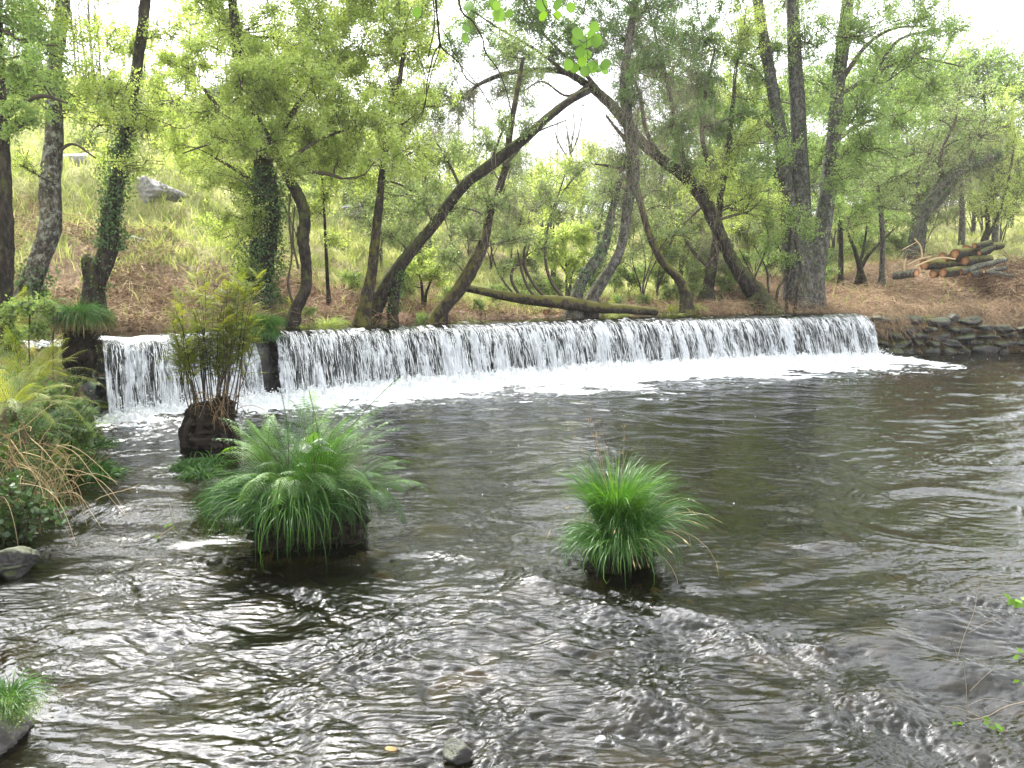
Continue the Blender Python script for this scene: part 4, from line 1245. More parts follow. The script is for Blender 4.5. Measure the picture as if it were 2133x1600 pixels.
plant_copies(p, spots([1380, 1450, 1530, 1600, 1670, 1760, 1840, 1920, 2000, 2080, 2160], 33, 42, .8, 1.15) + spots([1420, 1520, 1610, 1720, 1820, 1910, 2010, 2100], 44, 56, .9, 1.2), LB, "fresh green trees behind the clearing")
LB = "one of the low round bushes dotted over the grassy slope"
p = proto_tree("bush", LB, "bush", "low bushes on the grassy slope", 'leaf_olive', 304, 1.3, .8, 2600, .055, 5)
plant_copies(p, spots([40, 110, 180, 260, 300, 350, 400, 440, 330, 250, 60, 150, 420, 480, 620, 700, 760], 22, 42, .6, 1.3, jit=30) + spots([650, 720, 800, 870, 950, 1010, 1080, 1130, 1230, 1290, 1350, 1420], 24, 36, .5, 1.0, jit=30), LB, "low bushes on the grassy slope")
LB = "one of the low green bushes along the upper pool's far bank"
p = proto_tree("bush", LB, "bush", "low green bushes on the far bank", 'leaf_mid', 305, .9, .55, 2200, .045, 5)
plant_copies(p, [(1400, 23.0, .8, 0), (1445, 23.6, .7, 1), (1290, 21.8, .6, 2), (1345, 22.6, .5, 3), (1510, 24.6, .8, 4), (1530, 25.5, .9, 5), (640, 16.6, .35, 1), (880, 18.0, .5, 2), (1000, 19.0, .45, 2.5), (1720, 26.4, .9, .5), (1560, 24.6, .7, 1.5), (1250, 21.2, .4, 0.4), (1100, 21.5, .7, .9), (1160, 23.5, 1.0, 1.9), (1230, 24.5, 1.1, 2.9), (1310, 25.0, 1.2, 3.3), (1370, 26.0, 1.2, 4.3), (1440, 27.0, 1.3, 5.3), (1500, 27.5, 1.3, .3), (1040, 21.8, .8, 1.3), (940, 20.5, .7, 2.3), (840, 20.0, .7, 3.7), (730, 19.5, .7, 4.7), (1610, 27.5, 1.3, 5.7), (1720, 31, 1.5, .7), (1800, 33, 1.6, 1.7), (1870, 33, 1.5, 2.7)], LB, "low green bushes on the far bank")

# burnt bare poles along the skyline
LB = "one of the bare burnt poles along the skyline"
r2 = np.random.default_rng(17)
protos = []
for k in range(3):
    root = empty("bare_tree", (0, 0, -60)); tag(root, LB, "bare tree", "bare poles along the skyline")
    mb = MB()
    h = 9.0 + k
    c = catmull([(0, 0, -1), (.1, 0, h * .3), (-.1 + .1 * k, .1, h * .7), (.15, 0, h)], 12)
    tubes(mb, c[None], np.linspace(.11, .02, 12)[None], 5, .4)
    build("trunk", mb, M['bark_grey'], root)
    mb = MB()
    st = c[r2.integers(5, 12, 16)]
    en = st + np.stack([r2.normal(0, .8, 16), r2.normal(0, .8, 16), r2.uniform(.2, 1.4, 16)], -1)
    tubes(mb, curve_between(st, en, 5, 0, .1, r2), np.linspace(.025, .008, 5), 3, .5)
    build("branches", mb, M['twig'], root)
    protos.append([root, False])
for i in range(95):
    px = r2.choice([r2.uniform(-40, 430), r2.uniform(-40, 430), r2.uniform(1000, 1300), r2.uniform(1850, 2160), r2.uniform(430, 1000)])
    D = r2.uniform(58, 90) if px < 500 else r2.uniform(70, 110)
    pr = protos[i % 3]
    loc = far_pt(px, D); sc = r2.uniform(.7, 1.2)
    if not pr[1]:
        pr[0].location = loc; pr[1] = True
    else:
        copy_thing(pr[0], loc, r2.uniform(0, 6.28), sc)
# two taller leafless trees that stand out
tree("bare_tree", "lone pale leafless tree standing against the sky under the arch", [[(1192, 420, 9), (1190, 360, 8), (1188, 320, 7), (1184, 290, 5), (1178, 250, 2)]], 'bark_grey', D=52, seed=311, k=6,
     branches=[[(1189, 340, 5), (1165, 300, 4), (1152, 262, 2)], [(1188, 325, 5), (1204, 285, 4), (1212, 245, 2)], [(1188, 310, 4), (1196, 270, 3), (1194, 235, 2)], [(1190, 360, 4), (1225, 325, 3), (1240, 295, 2)], [(1190, 350, 4), (1150, 330, 3), (1135, 300, 2)]], flare=0)


# ------------------------------------------------------------------ grass and cut brush
def scatter_fan(n, u0, u1, y0, y1, r, power=1.0):
    """random points, about as many per picture area near as far"""
    Y = 1 / (1 / y1 + (1 / y0 - 1 / y1) * r.uniform(0, 1, n) ** power)
    U = r.uniform(u0, u1, n)
    return U * Y, Y


def make_grass():
    r = np.random.default_rng(401)
    X, Y = scatter_fan(420000, -.85, .85, 11, 60, r, 1.25)
    sd = pool_sd(X, Y)
    u = X / Y
    g0 = np.interp(u, [-.7, -.35, -.1, .1, .4, .7], [3.2, 2.8, 2.2, 2.4, 6.5, 8.0])
    pr = smooth(g0 - 1.5, g0 + 1.5, sd + sample(N_LOW, X, Y, 25.) * 0.8) * .95 + .08
    pr *= smooth(-.4, .5, sample(N_MID, X, Y, 22.)) * .8 + .2
    k = (sd > .3) & (r.uniform(0, 1, len(X)) < pr)
    X = X[k]; Y = Y[k]; n = len(X)
    Z = ground(X, Y)
    h = (r.uniform(.07, .21, n) * (1 + .4 * sample(N_MID, X, Y, 14.)).clip(.3, 2)) * (1 + Y / 60)
    lean = r.normal(0, .45, (n, 2)) * h[:, None]
    b = np.stack([X, Y, Z - .02], -1)
    m = b + np.concatenate([lean * .35, (h * .6)[:, None]], 1)
    t = b + np.concatenate([lean, h[:, None]], 1)
    pts = np.stack([b, m, t], 1)
    a = r.uniform(0, 3.14, n)
    side = np.stack([np.cos(a), np.sin(a) * .3, 0 * a], -1)
    w = np.stack([np.full(n, 1.), np.full(n, .8), np.full(n, .1)], 1) * (.006 + Y * .00035)[:, None]
    tone = np.clip(.5 + .22 * sample(N_MID, X, Y, 18.) + r.normal(0, .2, n), 0, 1)
    mb = MB(); ribbons(mb, pts, side, w, tone)
    tag(build("grass", mb, M['grass']), "yellow-green grass covering the open slope behind the river", "grass", kind="stuff")


make_grass()


def make_brush():
    """dead bracken and cut twigs lying over the bank"""
    for nm, mat, us, n, lab, seed in (("dead_bracken", 'straw_red', (-.36, .42), 34000, "reddish dead bracken lying thick along the bank behind the upper pool", 411),
                                      ("cut_brush", 'straw', (.28, .80), 34000, "brown cut brush and straw strewn over the clearing above the stone wall", 412),
                                      ("dry_litter", 'straw', (-.85, -.28), 30000, "pale dry straw and litter on the steep bank at the left", 413)):
        r = np.random.default_rng(seed)
        X, Y = scatter_fan(n * 3, us[0], us[1], 10.5, 36, r, 1.1)
        sd = pool_sd(X, Y); u = X / Y
        g0 = np.interp(u, [-.7, -.35, -.1, .1, .4, .7], [4.0, 3.5, 3.0, 3.4, 7.5, 9.0])
        k = ((Y > 12.5) | (X > 0)) & (sd > -.05) & (sd < g0 + sample(N_LOW, X, Y, 20.)) & (r.uniform(0, 1, len(X)) < .35 + .5 * smooth(-.6, .6, sample(N_MID, X, Y, 16.)))
        X = X[k][:n]; Y = Y[k][:n]; n2 = len(X)
        Z = ground(X, Y)
        pile = np.clip(sample(N_MID, X, Y, 13.), 0, 2) * .06
        a = r.uniform(0, 6.28, n2); L = r.gamma(2.2, .11, n2) * (.7 + Y / 40)
        d = np.stack([np.cos(a), np.sin(a), r.normal(.05, .28, n2)], -1) * L[:, None]
        s = np.stack([X, Y, Z + r.uniform(0, .05, n2) + pile * r.uniform(0, 1, n2)], -1)
        e = s + d
        e[:, 2] = np.maximum(e[:, 2], ground(e[:, 0], e[:, 1]) + .01)
        p = curve_between(s, e, 4, .12, .14, r)
        mb = MB()
        tubes(mb, p, (r.uniform(.25, 1., n2) ** 2 * .007 + .0025)[:, None] * np.linspace(1, .6, 4)[None], 3, r.uniform(.1, 1., n2))
        # crumpled leaves and bark flakes between the stems
        m = n2
        i = r.integers(0, n2, m)
        q = s[i] + r.normal(0, .15, (m, 3)) * (1, 1, .2); q[:, 2] = ground(q[:, 0], q[:, 1]) + r.uniform(.0, .05, m)
        leaf_quads(mb, q, rand_dir(m, 0, r) * (1, 1, .4), rand_dir(m, 1.2, r), r.uniform(.04, .13, m), r.uniform(.02, .06, m), r.uniform(0, .9, m))
        tag(build(nm, mb, M[mat]), lab, "brush", kind="stuff")
    # tufts hanging over the wall and pool edge
    r = np.random.default_rng(414)
    k = 5200
    px = r.uniform(1440, 2180, k)
    D = np.interp(px, [1440, 1600, 1790, 2180], [22.2, 23.2, 23.5, 24.6]) + r.normal(0, .25, k)
    X = (px - 1066.5) / F * D; Z = ground(X, D + .35)
    s = np.stack([X, D + .1, Z + r.uniform(-.05, .12, k)], -1)
    e = s + np.stack([r.normal(0, .25, k), -r.uniform(.05, .5, k), -r.uniform(-.15, .75, k)], -1)
    mb = MB()
    tubes(mb, curve_between(s, e, 5, .18, .15, r), np.linspace(.005, .002, 5), 3, r.uniform(.2, 1, k))
    tag(build("overhanging_straw", mb, M['straw']), "dry stems hanging over the edge of the stone wall", "dry stems", kind="stuff")


make_brush()


# ------------------------------------------------------------------ rocks
def rock(c, size, seed, sub=24, rough=.28, flat=1.0, squash=None):
    """one lumpy faceted stone as (verts, faces)"""
    r = np.random.default_rng(seed)
    n = sub; m = sub * 2
    th = np.linspace(0, math.pi, n); ph = np.linspace(0, 2 * math.pi, m, endpoint=False)
    T, Ph = np.meshgrid(th, ph, indexing='ij')
    d = np.stack([np.sin(T) * np.cos(Ph), np.sin(T) * np.sin(Ph), np.cos(T)], -1)
    rad = np.ones(T.shape)
    for _ in range(15):            # cut planes make facets
        nn = rand_dir(1, 0, r)[0]; off = r.uniform(.52, .9)
        dp = d @ nn
        rad = np.where(dp * rad > off, off / np.maximum(dp, 1e-3), rad)
    k = r.uniform(0, 50)
    rad += rough * .12 * (sample(N_MID, T * 2 + k, np.sin(Ph) * 1.5 + k, 9.0))  * np.sin(T)
    v = d * rad[..., None] * np.asarray(size)
    v = v + c
    idx = np.arange(n * m).reshape(n, m)
    a = idx[:-1]; b = idx[1:]
    f = np.stack([a, b, np.roll(b, -1, 1), np.roll(a, -1, 1)], -1).reshape(-1, 4)
    return v, f


def add_rock(name, label, c, size, mat, seed, cat="rock", rot=0.0, **kw):
    v, f = rock((0, 0, 0), size, seed, **kw)
    if rot:
        ca, sa = math.cos(rot), math.sin(rot)
        v = v @ np.array([[ca, sa, 0], [-sa, ca, 0], [0, 0, 1]])
    mb = MB(); mb.add(v, f)
    me = mb.mesh(name)
    o = link(name, me, M[mat], loc=tuple(float(x) for x in c))
    return tag(o, label, cat)


def on_ground(px, py, dz=0.0):
    D = hit(px, py); p = P(px, py, D); p[2] += dz
    return p, D


# outcrops on the left slope
p, D = on_ground(325, 405); add_rock("rock_outcrop", "large grey rock outcrop on the grassy slope behind the ivy-clad trunk", p, (.80, .55, .50), 'rock_pale', 501, rot=.4, sub=34)
p, D = on_ground(165, 345); add_rock("rock_outcrop", "pale rock slab half hidden in leaves higher up the left slope", p, (.9, .6, .45), 'rock_pale', 503, rot=.2)
p, D = on_ground(285, 505); add_rock("rock", "small brown stone in the grass below the large outcrop", p, (.32, .3, .2), 'rock', 504)
p, D = on_ground(740, 445); add_rock("rock_outcrop", "grey rock on the slope between the upright trunk and the sapling", p, (1.1, .8, .45), 'rock_pale', 505)

# stones in the water
WPT = lambda px, py, z=0.0: P(px, py, (EYE - z) / -ray(px, py)[2])
add_rock("rock", "dark wet stone breaking the surface at the picture's foot", WPT(952, 1572, 0.0), (.075, .075, .085), 'rock_wet', 511, rot=.5)
orange_stone = add_rock("rock", "orange-brown stone under the water left of the dark wet stone", WPT(812, 1572, -.04), (.052, .045, .035), 'rock', 512)
M['stone_orange'] = rock_mat("stone_orange", (0.16, 0.08, 0.02), (0.42, 0.24, 0.07), 0.6)
orange_stone.data.materials[0] = M['stone_orange']
add_rock("boulder", "wet grey boulder against the bank in the lower left", WPT(15, 1190, .0) + np.array([-.05, .12, .02]), (.20, .24, .15), 'slate', 513, rot=.7, sub=34)
add_rock("boulder", "mossy dark rock under the grass tuft in the bottom left corner", WPT(28, 1540, .0) + np.array([-.13, .05, -.02]), (.17, .24, .19), 'rock', 514, rot=.3, sub=34)
add_rock("boulder", "smooth boulder washed over by the rapids at the lower right", WPT(1860, 1480, .0) + np.array([0, 0, -.19]), (.27, .25, .21), 'rock_wet', 515, rot=.2, sub=34)

r = np.random.default_rng(520)
mb = MB()
Xs, Ys = scatter_fan(2600, -.75, .75, 3.0, 14, r)
for x, y in zip(Xs, Ys):
    if pool_sd(np.array([x]), np.array([y]))[0] > 0: continue
    s = r.gamma(2.5, .035)
    v, f = rock((x, y, -.42 + s * .2), (s * r.uniform(.8, 1.6), s * r.uniform(.8, 1.4), s * .6), int(r.integers(1e6)), sub=7)
    mb.add(v, f, r.uniform(0, 1))
t = NT("river_stones")
cc = t.ramp(t.attr("tint"), [(0, (0.03, 0.028, 0.018)), (.5, (0.10, 0.08, 0.04)), (.85, (0.17, 0.13, 0.06)), (1, (0.30, 0.19, 0.07))])
tag(build("river_stones", mb, t.done(t.n("ShaderNodeBsdfPrincipled", {'Base Color': cc, 'Roughness': .7}))), "rounded brown stones covering the bed of the shallow river", "stones", kind="stuff")


def make_wall():
    """rough dry-stone bank at the right of the weir"""
    r = np.random.default_rng(530)
    A = np.array([10.25, 23.45]); B = np.array([18.6, 24.75])
    L = np.linalg.norm(B - A); e = (B - A) / L; nn = np.array([e[1], -e[0]])
    mb = MB()
    z = -.15; row = 0
    while z < .86:
        hgt = r.uniform(.16, .34) if row else .36
        s = -.25
        while s < L:
            w = r.uniform(.22, .85) * (1.3 if row == 0 else 1)
            out = r.uniform(.0, .22) - z * .13
            c = A + e * (s + w / 2) + nn * out
            v, f = rock((0, 0, 0), (w * .6, r.uniform(.28, .42), hgt * .62), int(r.integers(1e6)), sub=14)
            a = math.atan2(e[1], e[0]) + r.normal(0, .15)
            tl = r.normal(0, .07)
            v = v @ np.array([[math.cos(tl), 0, math.sin(tl)], [0, 1, 0], [-math.sin(tl), 0, math.cos(tl)]])
            v = v @ np.array([[math.cos(a), math.sin(a), 0], [-math.sin(a), math.cos(a), 0], [0, 0, 1]])
            v = v + (c[0], c[1], z + hgt / 2 + r.normal(0, .02))
            if r.uniform() > .06:
                mb.add(v, f, r.uniform(0, 1))
            s += w + r.uniform(0, .05)
        z += hgt * .93; row += 1
    # dark earth core behind the stones
    o = build("stone_wall", mb, M['slate'], origin=(A[0], A[1], 0))
    tag(o, "rough wall of dark slabs holding the bank right of the falls", "stone wall")
    c = WPT(1945, 728)
    add_rock("boulder", "broad low boulder at the foot of the stone wall", c + np.array([0, .1, .05]), (.75, .4, .38), 'rock', 541, sub=30)
    add_rock("boulder", "dark angular stone where the falls meet the stone wall", WPT(1812, 722) + np.array([.1, .2, .1]), (.45, .4, .35), 'slate', 542, rot=.5)


make_wall()

# dark rocks and earth where the weir meets its banks
x, y = weir_pt(GS, .12)
add_rock("boulder", "wet black rock splitting the falls under the bright grass tuft", (x, y, .55), (.16, .26, .78), 'rock_wet', 551, rot=-.5, sub=34)
x, y = weir_pt(-.45, .25)
add_rock("boulder", "dark wet rock at the left end of the falls", (x, y, .45), (.42, .5, .72), 'rock_wet', 552, rot=.4, sub=34)
x, y = weir_pt(-.9, 1.2)
add_rock("boulder", "brown boulder between the left bank's ferns and the falls", (x, y, .2), (.5, .5, .45), 'root', 553, rot=.4, sub=34)


# ------------------------------------------------------------------ the log pile
def log(name, label, a, b, ra, rb, seed, barkm='bark_moss', group="sawn logs on the clearing"):
    rr_ = np.random.default_rng(seed)
    a = np.asarray(a, float); b = np.asarray(b, float)
    k = 18
    c = np.linspace(a, b, 7); c[1:-1] += rr_.normal(0, .012, (5, 3))
    ang = np.arange(k) * 2 * math.pi / k
    prof = 1 + .06 * np.sin(ang * 2 + rr_.uniform(0, 6)) + .05 * np.sin(ang * 3 + rr_.uniform(0, 6)) + rr_.normal(0, .02, k)
    rad = np.linspace(ra, rb, 7)[:, None] * prof[None] * .9
    root = empty(name, a); tag(root, label, "log", group)
    mb = MB(); vv = tubes(mb, c[None], rad[None], k, .4)
    build("bark", mb, M[barkm], root, a)
    for e, (ctr, dr) in enumerate(((a, a - b), (b, b - a))):
        mb = MB()
        dr = dr / np.linalg.norm(dr)
        ring = vv[0, 0 if e == 0 else -1]
        rings = [ctr + dr * .012 + (ring - ctr) * q for q in (.96, .66, .33)]
        allv = np.vstack(rings + [ctr[None] + dr * .014])
        f = []
        for g in range(2):
            for i in range(k):
                j = (i + 1) % k
                f.append((g * k + i, g * k + j, (g + 1) * k + j, (g + 1) * k + i))
        f2 = [(2 * k + i, 2 * k + (i + 1) % k, 3 * k) for i in range(k)]
        mb.add(allv, f, np.repeat([.15, .55], k))
        mb.add(allv, f2, .8)
        build("sawn_end", mb, M['cutwood'], root, a)
    return root


def cutwood():
    t = NT("sawn_wood")
    v = t.coord((1, 1, 1))
    ring = t.n("ShaderNodeTexNoise", {'Vector': v, 'Scale': 7.0, 'Detail': 4.0, 'Distortion': 1.5}).outputs[0]
    c = t.ramp(t.math('ADD', t.math('MULTIPLY', ring, 0.6), t.math('MULTIPLY', t.attr('tint'), 0.35)), [(0.3, (0.16, 0.055, 0.02)), (0.5, (0.36, 0.18, 0.08)), (0.72, (0.54, 0.35, 0.18))])
    return t.done(t.n("ShaderNodeBsdfPrincipled", {'Base Color': c, 'Roughness': .8}))


M['cutwood'] = cutwood()
DL = 26.2


def LP(px, py, dD=0.0):
    return P(px, py, DL + dD)


pile_z = gz(*LP(1960, 575)[:2])
log("log", "round sawn log on top of the pile, its face toward the water", LP(1989, 529), LP(2060, 520, 1.2), .185, .17, 601)
log("log", "round sawn log behind and right of the topmost one", LP(2012, 519, .5), LP(2085, 512, 1.7), .165, .15, 602)
log("log", "thick log cut slantwise showing a broad yellow face", LP(1925, 551, -.1), LP(1992, 550, .5), .20, .22, 603)
log("log", "mossy log lying behind the slant-cut one", LP(1962, 540, .2), LP(2030, 548, .9), .23, .2, 604)
log("log", "short sawn log low in the pile with an orange end", LP(1964, 568, -.5), LP(2012, 563, .2), .17, .16, 605)
log("log", "pale barkless log at the pile's left with a red-orange end", LP(1909, 569, -.3), LP(1862, 575, .4), .16, .15, 606, 'bark_grey')
log("log", "split chunk wedged under the two round sawn logs", LP(2010, 543, .1), LP(2060, 540, .8), .17, .17, 607)
log("log", "long weathered log reaching right out of the pile", LP(2000, 566, -.2), LP(2095, 541, .4), .13, .09, 608, 'bark_grey')
log("log", "forked grey log lying below the long weathered one", LP(2020, 572, -.3), LP(2095, 558, .1), .10, .08, 609, 'bark_grey')
log("log", "short dark log propping the pile's middle", LP(1944, 571, -.2), LP(1960, 563, .5), .15, .15, 610, 'bark_dark')
log("log", "dark split chunk lying on top of the pile right of the round ends", LP(2030, 512, .2), LP(2062, 506, .6), .10, .13, 612, 'bark_dark')
log("log", "small dark split chunk leaning against the topmost round log", LP(2040, 527, .0), LP(2068, 516, .5), .09, .12, 613, 'bark_dark')
log("log", "thin crooked log lying across the pile's right foot", LP(2050, 566, -.6), LP(2110, 574, -.1), .06, .05, 614, 'bark_grey')
# cut log end by the pool
q, D = on_ground(1137, 655, .06)
log("log", "small sawn log by the water under the fallen trunk", q, q + np.array([.1, .5, .05]), .085, .08, 611, 'bark_moss', "sawn logs on the clearing")
# brush heap beside the pile
r = np.random.default_rng(620)
mb = MB()
k = 5200
px = r.uniform(2010, 2190, k)
c = np.stack([(px - 1066.5) / F * 27, np.full(k, 27.) + r.normal(0, .9, k), np.zeros(k)], -1)
c[:, 2] = ground(c[:, 0], c[:, 1]) + r.uniform(0, .5, k)
e = c + rand_dir(k, 0, r) * r.uniform(.2, .8, k)[:, None] * (1, 1, .5)
tubes(mb, curve_between(c, e, 4, .1, .15, r), r.uniform(.003, .012, k)[:, None] * np.ones((1, 4)), 3, r.uniform(0, .9, k))
tag(build("brush_heap", mb, M['straw']), "tangled heap of brown cut branches right of the logs", "brush heap", kind="stuff")
# pale barkless branches sticking out left of the pile
mb = MB()
for pts in ([(1905, 556, 5), (1930, 545, 5), (1960, 537, 5), (1990, 540, 4)], [(1921, 540, 5), (1918, 515, 4), (1905, 497, 4)], [(1884, 565, 4), (1884, 548, 4), (1888, 538, 3)], [(1890, 552, 3), (1915, 540, 4), (1940, 534, 4)], [(1880, 520, 2), (1906, 506, 2), (1912, 504, 2)], [(1965, 512, 3), (1972, 522, 3), (1975, 530, 3)]):
    c, rad = trunk_px(pts, DL - .3, 12); tubes(mb, c[None], rad[None], 6, .9)
tag(build("bare_branch", mb, M['dry'], origin=LP(1905, 556)), "pale barkless branch curling up from the log pile", "branch")


# ------------------------------------------------------------------ sedges and ferns
def blades(mb, base, n, R, h, spread, seed, w=.0028, droop=1.0, lean=(0, 0), tone=(0., 1.), up=1.0, seg=8, hmin=.55):
    """arching grass blades from a disc of radius R"""
    r = np.random.default_rng(seed)
    a = r.uniform(0, 6.283, n); q = np.sqrt(r.uniform(0, 1, n))
    b = np.asarray(base) + np.stack([np.cos(a) * q * R, np.sin(a) * q * R, r.uniform(-.04, .02, n)], -1)
    out = a + r.normal(0, .45, n)
    L = h * r.uniform(hmin, 1.15, n)
    tilt = (q * .8 + r.uniform(.0, .6, n)) * spread
    el = math.pi / 2 * up - tilt
    curl = droop * r.uniform(.7, 1.9, n)
    p = [b]; cur = b
    dirv = np.stack([np.cos(out), np.sin(out), 0 * out], -1)
    for i in range(seg - 1):
        f = i / (seg - 2)
        ang = el - curl * f ** 1.6 * 1.4
        d = dirv * np.cos(ang)[:, None]; d[:, 2] = np.sin(ang)
        d[:, 0] += lean[0] * f; d[:, 1] += lean[1] * f
        cur = cur + d * (L / (seg - 1))[:, None]
        p.append(cur)
    p = np.stack(p, 1)
    side = np.stack([-np.sin(out), np.cos(out), 0 * out], -1)
    side = norm(side + r.normal(0, .5, (n, 3)))
    ww = w * r.uniform(.6, 1.3, n)[:, None] * np.array([.8, 1, 1, .95, .85, .7, .45, .08])[None, :seg]
    ribbons(mb, p, side, ww, np.clip(r.uniform(*tone, n), 0, 1))
    return p


def fronds(mb, stems, base, n, L, seed, spread=.9, w=.3, curl=1.0, tone=(.0, 1.), az=None, elev=(.5, 1.25), npin=22, npl=9, leafw=.55, R=.05, stalk=.15):
    """fern fronds: arching midrib, paired pinnae, each with paired leaflets"""
    r = np.random.default_rng(seed)
    az = r.uniform(0, 6.283, n) if az is None else np.resize(az, n)
    el = r.uniform(*elev, n)
    Ls = L * r.uniform(.7, 1.15, n)
    cl = curl * r.uniform(.5, 1.3, n)
    S = 12
    base = np.asarray(base)
    for i in range(n):
        h = np.array([math.cos(az[i]), math.sin(az[i]), 0])
        side = np.array([-h[1], h[0], 0])
        p = [base + h * R * r.uniform(0, 1) + side * r.normal(0, R * .5)]
        t = []
        for k in range(S - 1):
            f = k / (S - 2)
            ang = el[i] - cl[i] * f ** 1.5
            d = h * math.cos(ang) + np.array([0, 0, math.sin(ang)]) + side * .08 * math.sin(i + f * 3)
            d = d / np.linalg.norm(d)
            p.append(p[-1] + d * Ls[i] / (S - 1)); t.append(d)
        t.append(t[-1])
        p = np.array(p); t = np.array(t)
        tubes(stems, p[None], np.linspace(.0035, .0008, S)[None] * (L / .7), 3, .3)
        fs = np.linspace(stalk, .985, npin)
        pos = np.stack([np.interp(fs, np.linspace(0, 1, S), p[:, c]) for c in range(3)], -1)
        tan = norm(np.stack([np.interp(fs, np.linspace(0, 1, S), t[:, c]) for c in range(3)], -1))
        g = (fs - stalk) / (1 - stalk)
        plen = w * Ls[i] * np.minimum(1, .45 + g * 2.6) * (1 - g) ** .75 + .006
        tn = r.uniform(*tone)
        for sgn in (-1, 1):
            sd = norm(np.cross(tan, np.array([0, 0, 1.0]))) * sgn
            nrm = norm(np.cross(sd, tan)); nrm[nrm[:, 2] < 0] *= -1
            tw = r.normal(0, .25)
            pd = norm(sd + tan * .42 - nrm * (.12 + .25 * r.uniform()) + nrm * tw * .3)
            gg = np.linspace(.06, .96, npl)
            lp = pos[:, None] + pd[:, None] * (plen[:, None] * gg[None])[..., None]
            lp[..., 2] -= (plen[:, None] * gg[None] ** 2) * .22
            m = npin * npl
            ll = (np.minimum(.50 * Ls[i] * (1 - stalk) / npin, plen[:, None] * .4) * (1.15 - gg[None]) + .002)
            for s2 in (-1, 1):
                d2 = norm(tan * s2 * .95 + pd * .55)
                d2 = np.broadcast_to(d2[:, None], lp.shape).reshape(-1, 3) + r.normal(0, .10, (m, 3))
                nn = np.broadcast_to(nrm[:, None], lp.shape).reshape(-1, 3) + r.normal(0, .18, (m, 3))
                leaf_quads(mb, lp.reshape(-1, 3), norm(d2), norm(nn), ll.ravel(), ll.ravel() * leafw * .8 + .002, np.clip(tn + r.normal(0, .08, m), 0, 1))


def root_mass(name_parent, c, size, seed, mat='root'):
    v, f = rock((0, 0, 0), size, seed, sub=30, rough=1.2)
    r = np.random.default_rng(seed)
    v = v + (sample(N_FINE, v[..., 0] * 3 + v[..., 1] * 2, v[..., 2] * 3, 9.) * .015)[..., None]
    mb = MB(); mb.add(v + np.asarray(c), f)
    # fibrous roots hanging down its sides
    k = 420
    a = r.uniform(0, 6.28, k)
    s = np.asarray(c) + np.stack([np.cos(a) * size[0] * .9, np.sin(a) * size[1] * .9, r.uniform(-.3, .8, k) * size[2]], -1)
    e = s + np.stack([np.cos(a) * .04, np.sin(a) * .04, -r.uniform(.05, .3, k)], -1)
    tubes(mb, curve_between(s, e, 5, 0, .15, r), np.linspace(.004, .0015, 5), 3, .5)
    return mb


# --- big tuft of sedge and fern in mid-stream
c = WPT(620, 1125)
root = empty("fern_and_sedge_clump", (c[0], c[1], 0)); tag(root, "big clump of green ferns and drooping sedge on a dark root mound in mid-stream", "plant clump")
build("root_mound", root_mass(root, c + np.array([.08, .12, .10]), (.50, .38, .34), 701), M['root'], root, (c[0], c[1], 0))
mb = MB()
blades(mb, c + np.array([-.10, .08, .42]), 2200, .26, .50, 1.0, 702, w=.0022, droop=1.35, tone=(0, .75))
blades(mb, c + np.array([-.35, .02, .36]), 2400, .22, .45, 1.15, 703, w=.0020, droop=1.45, lean=(-.10, 0), tone=(0., .6))
blades(mb, c + np.array([.25, .0, .34]), 500, .26, .46, 1.2, 704, w=.0024, droop=1.5, tone=(0, .7))
blades(mb, c + np.array([.0, -.18, .36]), 420, .28, .85, 1.0, 705, w=.003, droop=1.75, lean=(0, -.1), tone=(.3, 1))
build("sedge_blades", mb, M['sedge'], root, (c[0], c[1], 0))
mb = MB(); st = MB()
fronds(mb, st, c + np.array([.12, .12, .42]), 44, .88, 706, spread=1, w=.30, curl=1.35, elev=(.85, 1.5), R=.22, npin=24)
fronds(mb, st, c + np.array([.38, .05, .40]), 26, .60, 707, w=.30, npin=22, curl=1.5, elev=(.4, 1.2), R=.2, az=np.random.default_rng(3).normal(-.1, .8, 24))
fronds(mb, st, c + np.array([-.12, .15, .50]), 16, .62, 708, w=.26, curl=.8, elev=(.7, 1.4), R=.15, az=np.random.default_rng(4).normal(2.6, .6, 16), tone=(.6, 1.1))
fronds(mb, st, c + np.array([-.02, -.1, .52]), 9, .60, 709, w=.30, curl=1.9, elev=(.5, 1.0), R=.12, az=np.array([-1.9, -1.3, -.75, -2.5, -.3, -1.6, -1.0, -2.2, -.5]), tone=(.6, .9))
# three tall shoots with curled tips
for k, (px_, py_) in enumerate([(585, 745), (742, 780), (820, 800), (640, 790)]):
    tip = P(px_, py_, c[1] + .1)
    a = c + np.array([.1 * k - .1, .1, .45]); d = tip - a
    fronds(mb, st, a, 1, np.linalg.norm(d) * 1.0, 720 + k, w=.15, curl=.35, elev=(math.atan2(d[2], np.hypot(d[0], d[1])) + .12,) * 2, az=np.array([math.atan2(d[1], d[0])]), R=.01, stalk=.45, tone=(.2, .4))
build("fern_fronds", mb, M['fern'], root, (c[0], c[1], 0))
build("fern_stalks", st, M['twig'], root, (c[0], c[1], 0))
# dark plank-like root at its left foot
mb = MB()
cc_, rad = trunk_px([(448, 1112, 10), (500, 1092, 20), (560, 1075, 34), (640, 1070, 40)], c[1] - .02, 12)
tubes(mb, cc_[None], rad[None] * .8, 8, .3)
build("side_root", mb, M['root'], root, (c[0], c[1], 0))

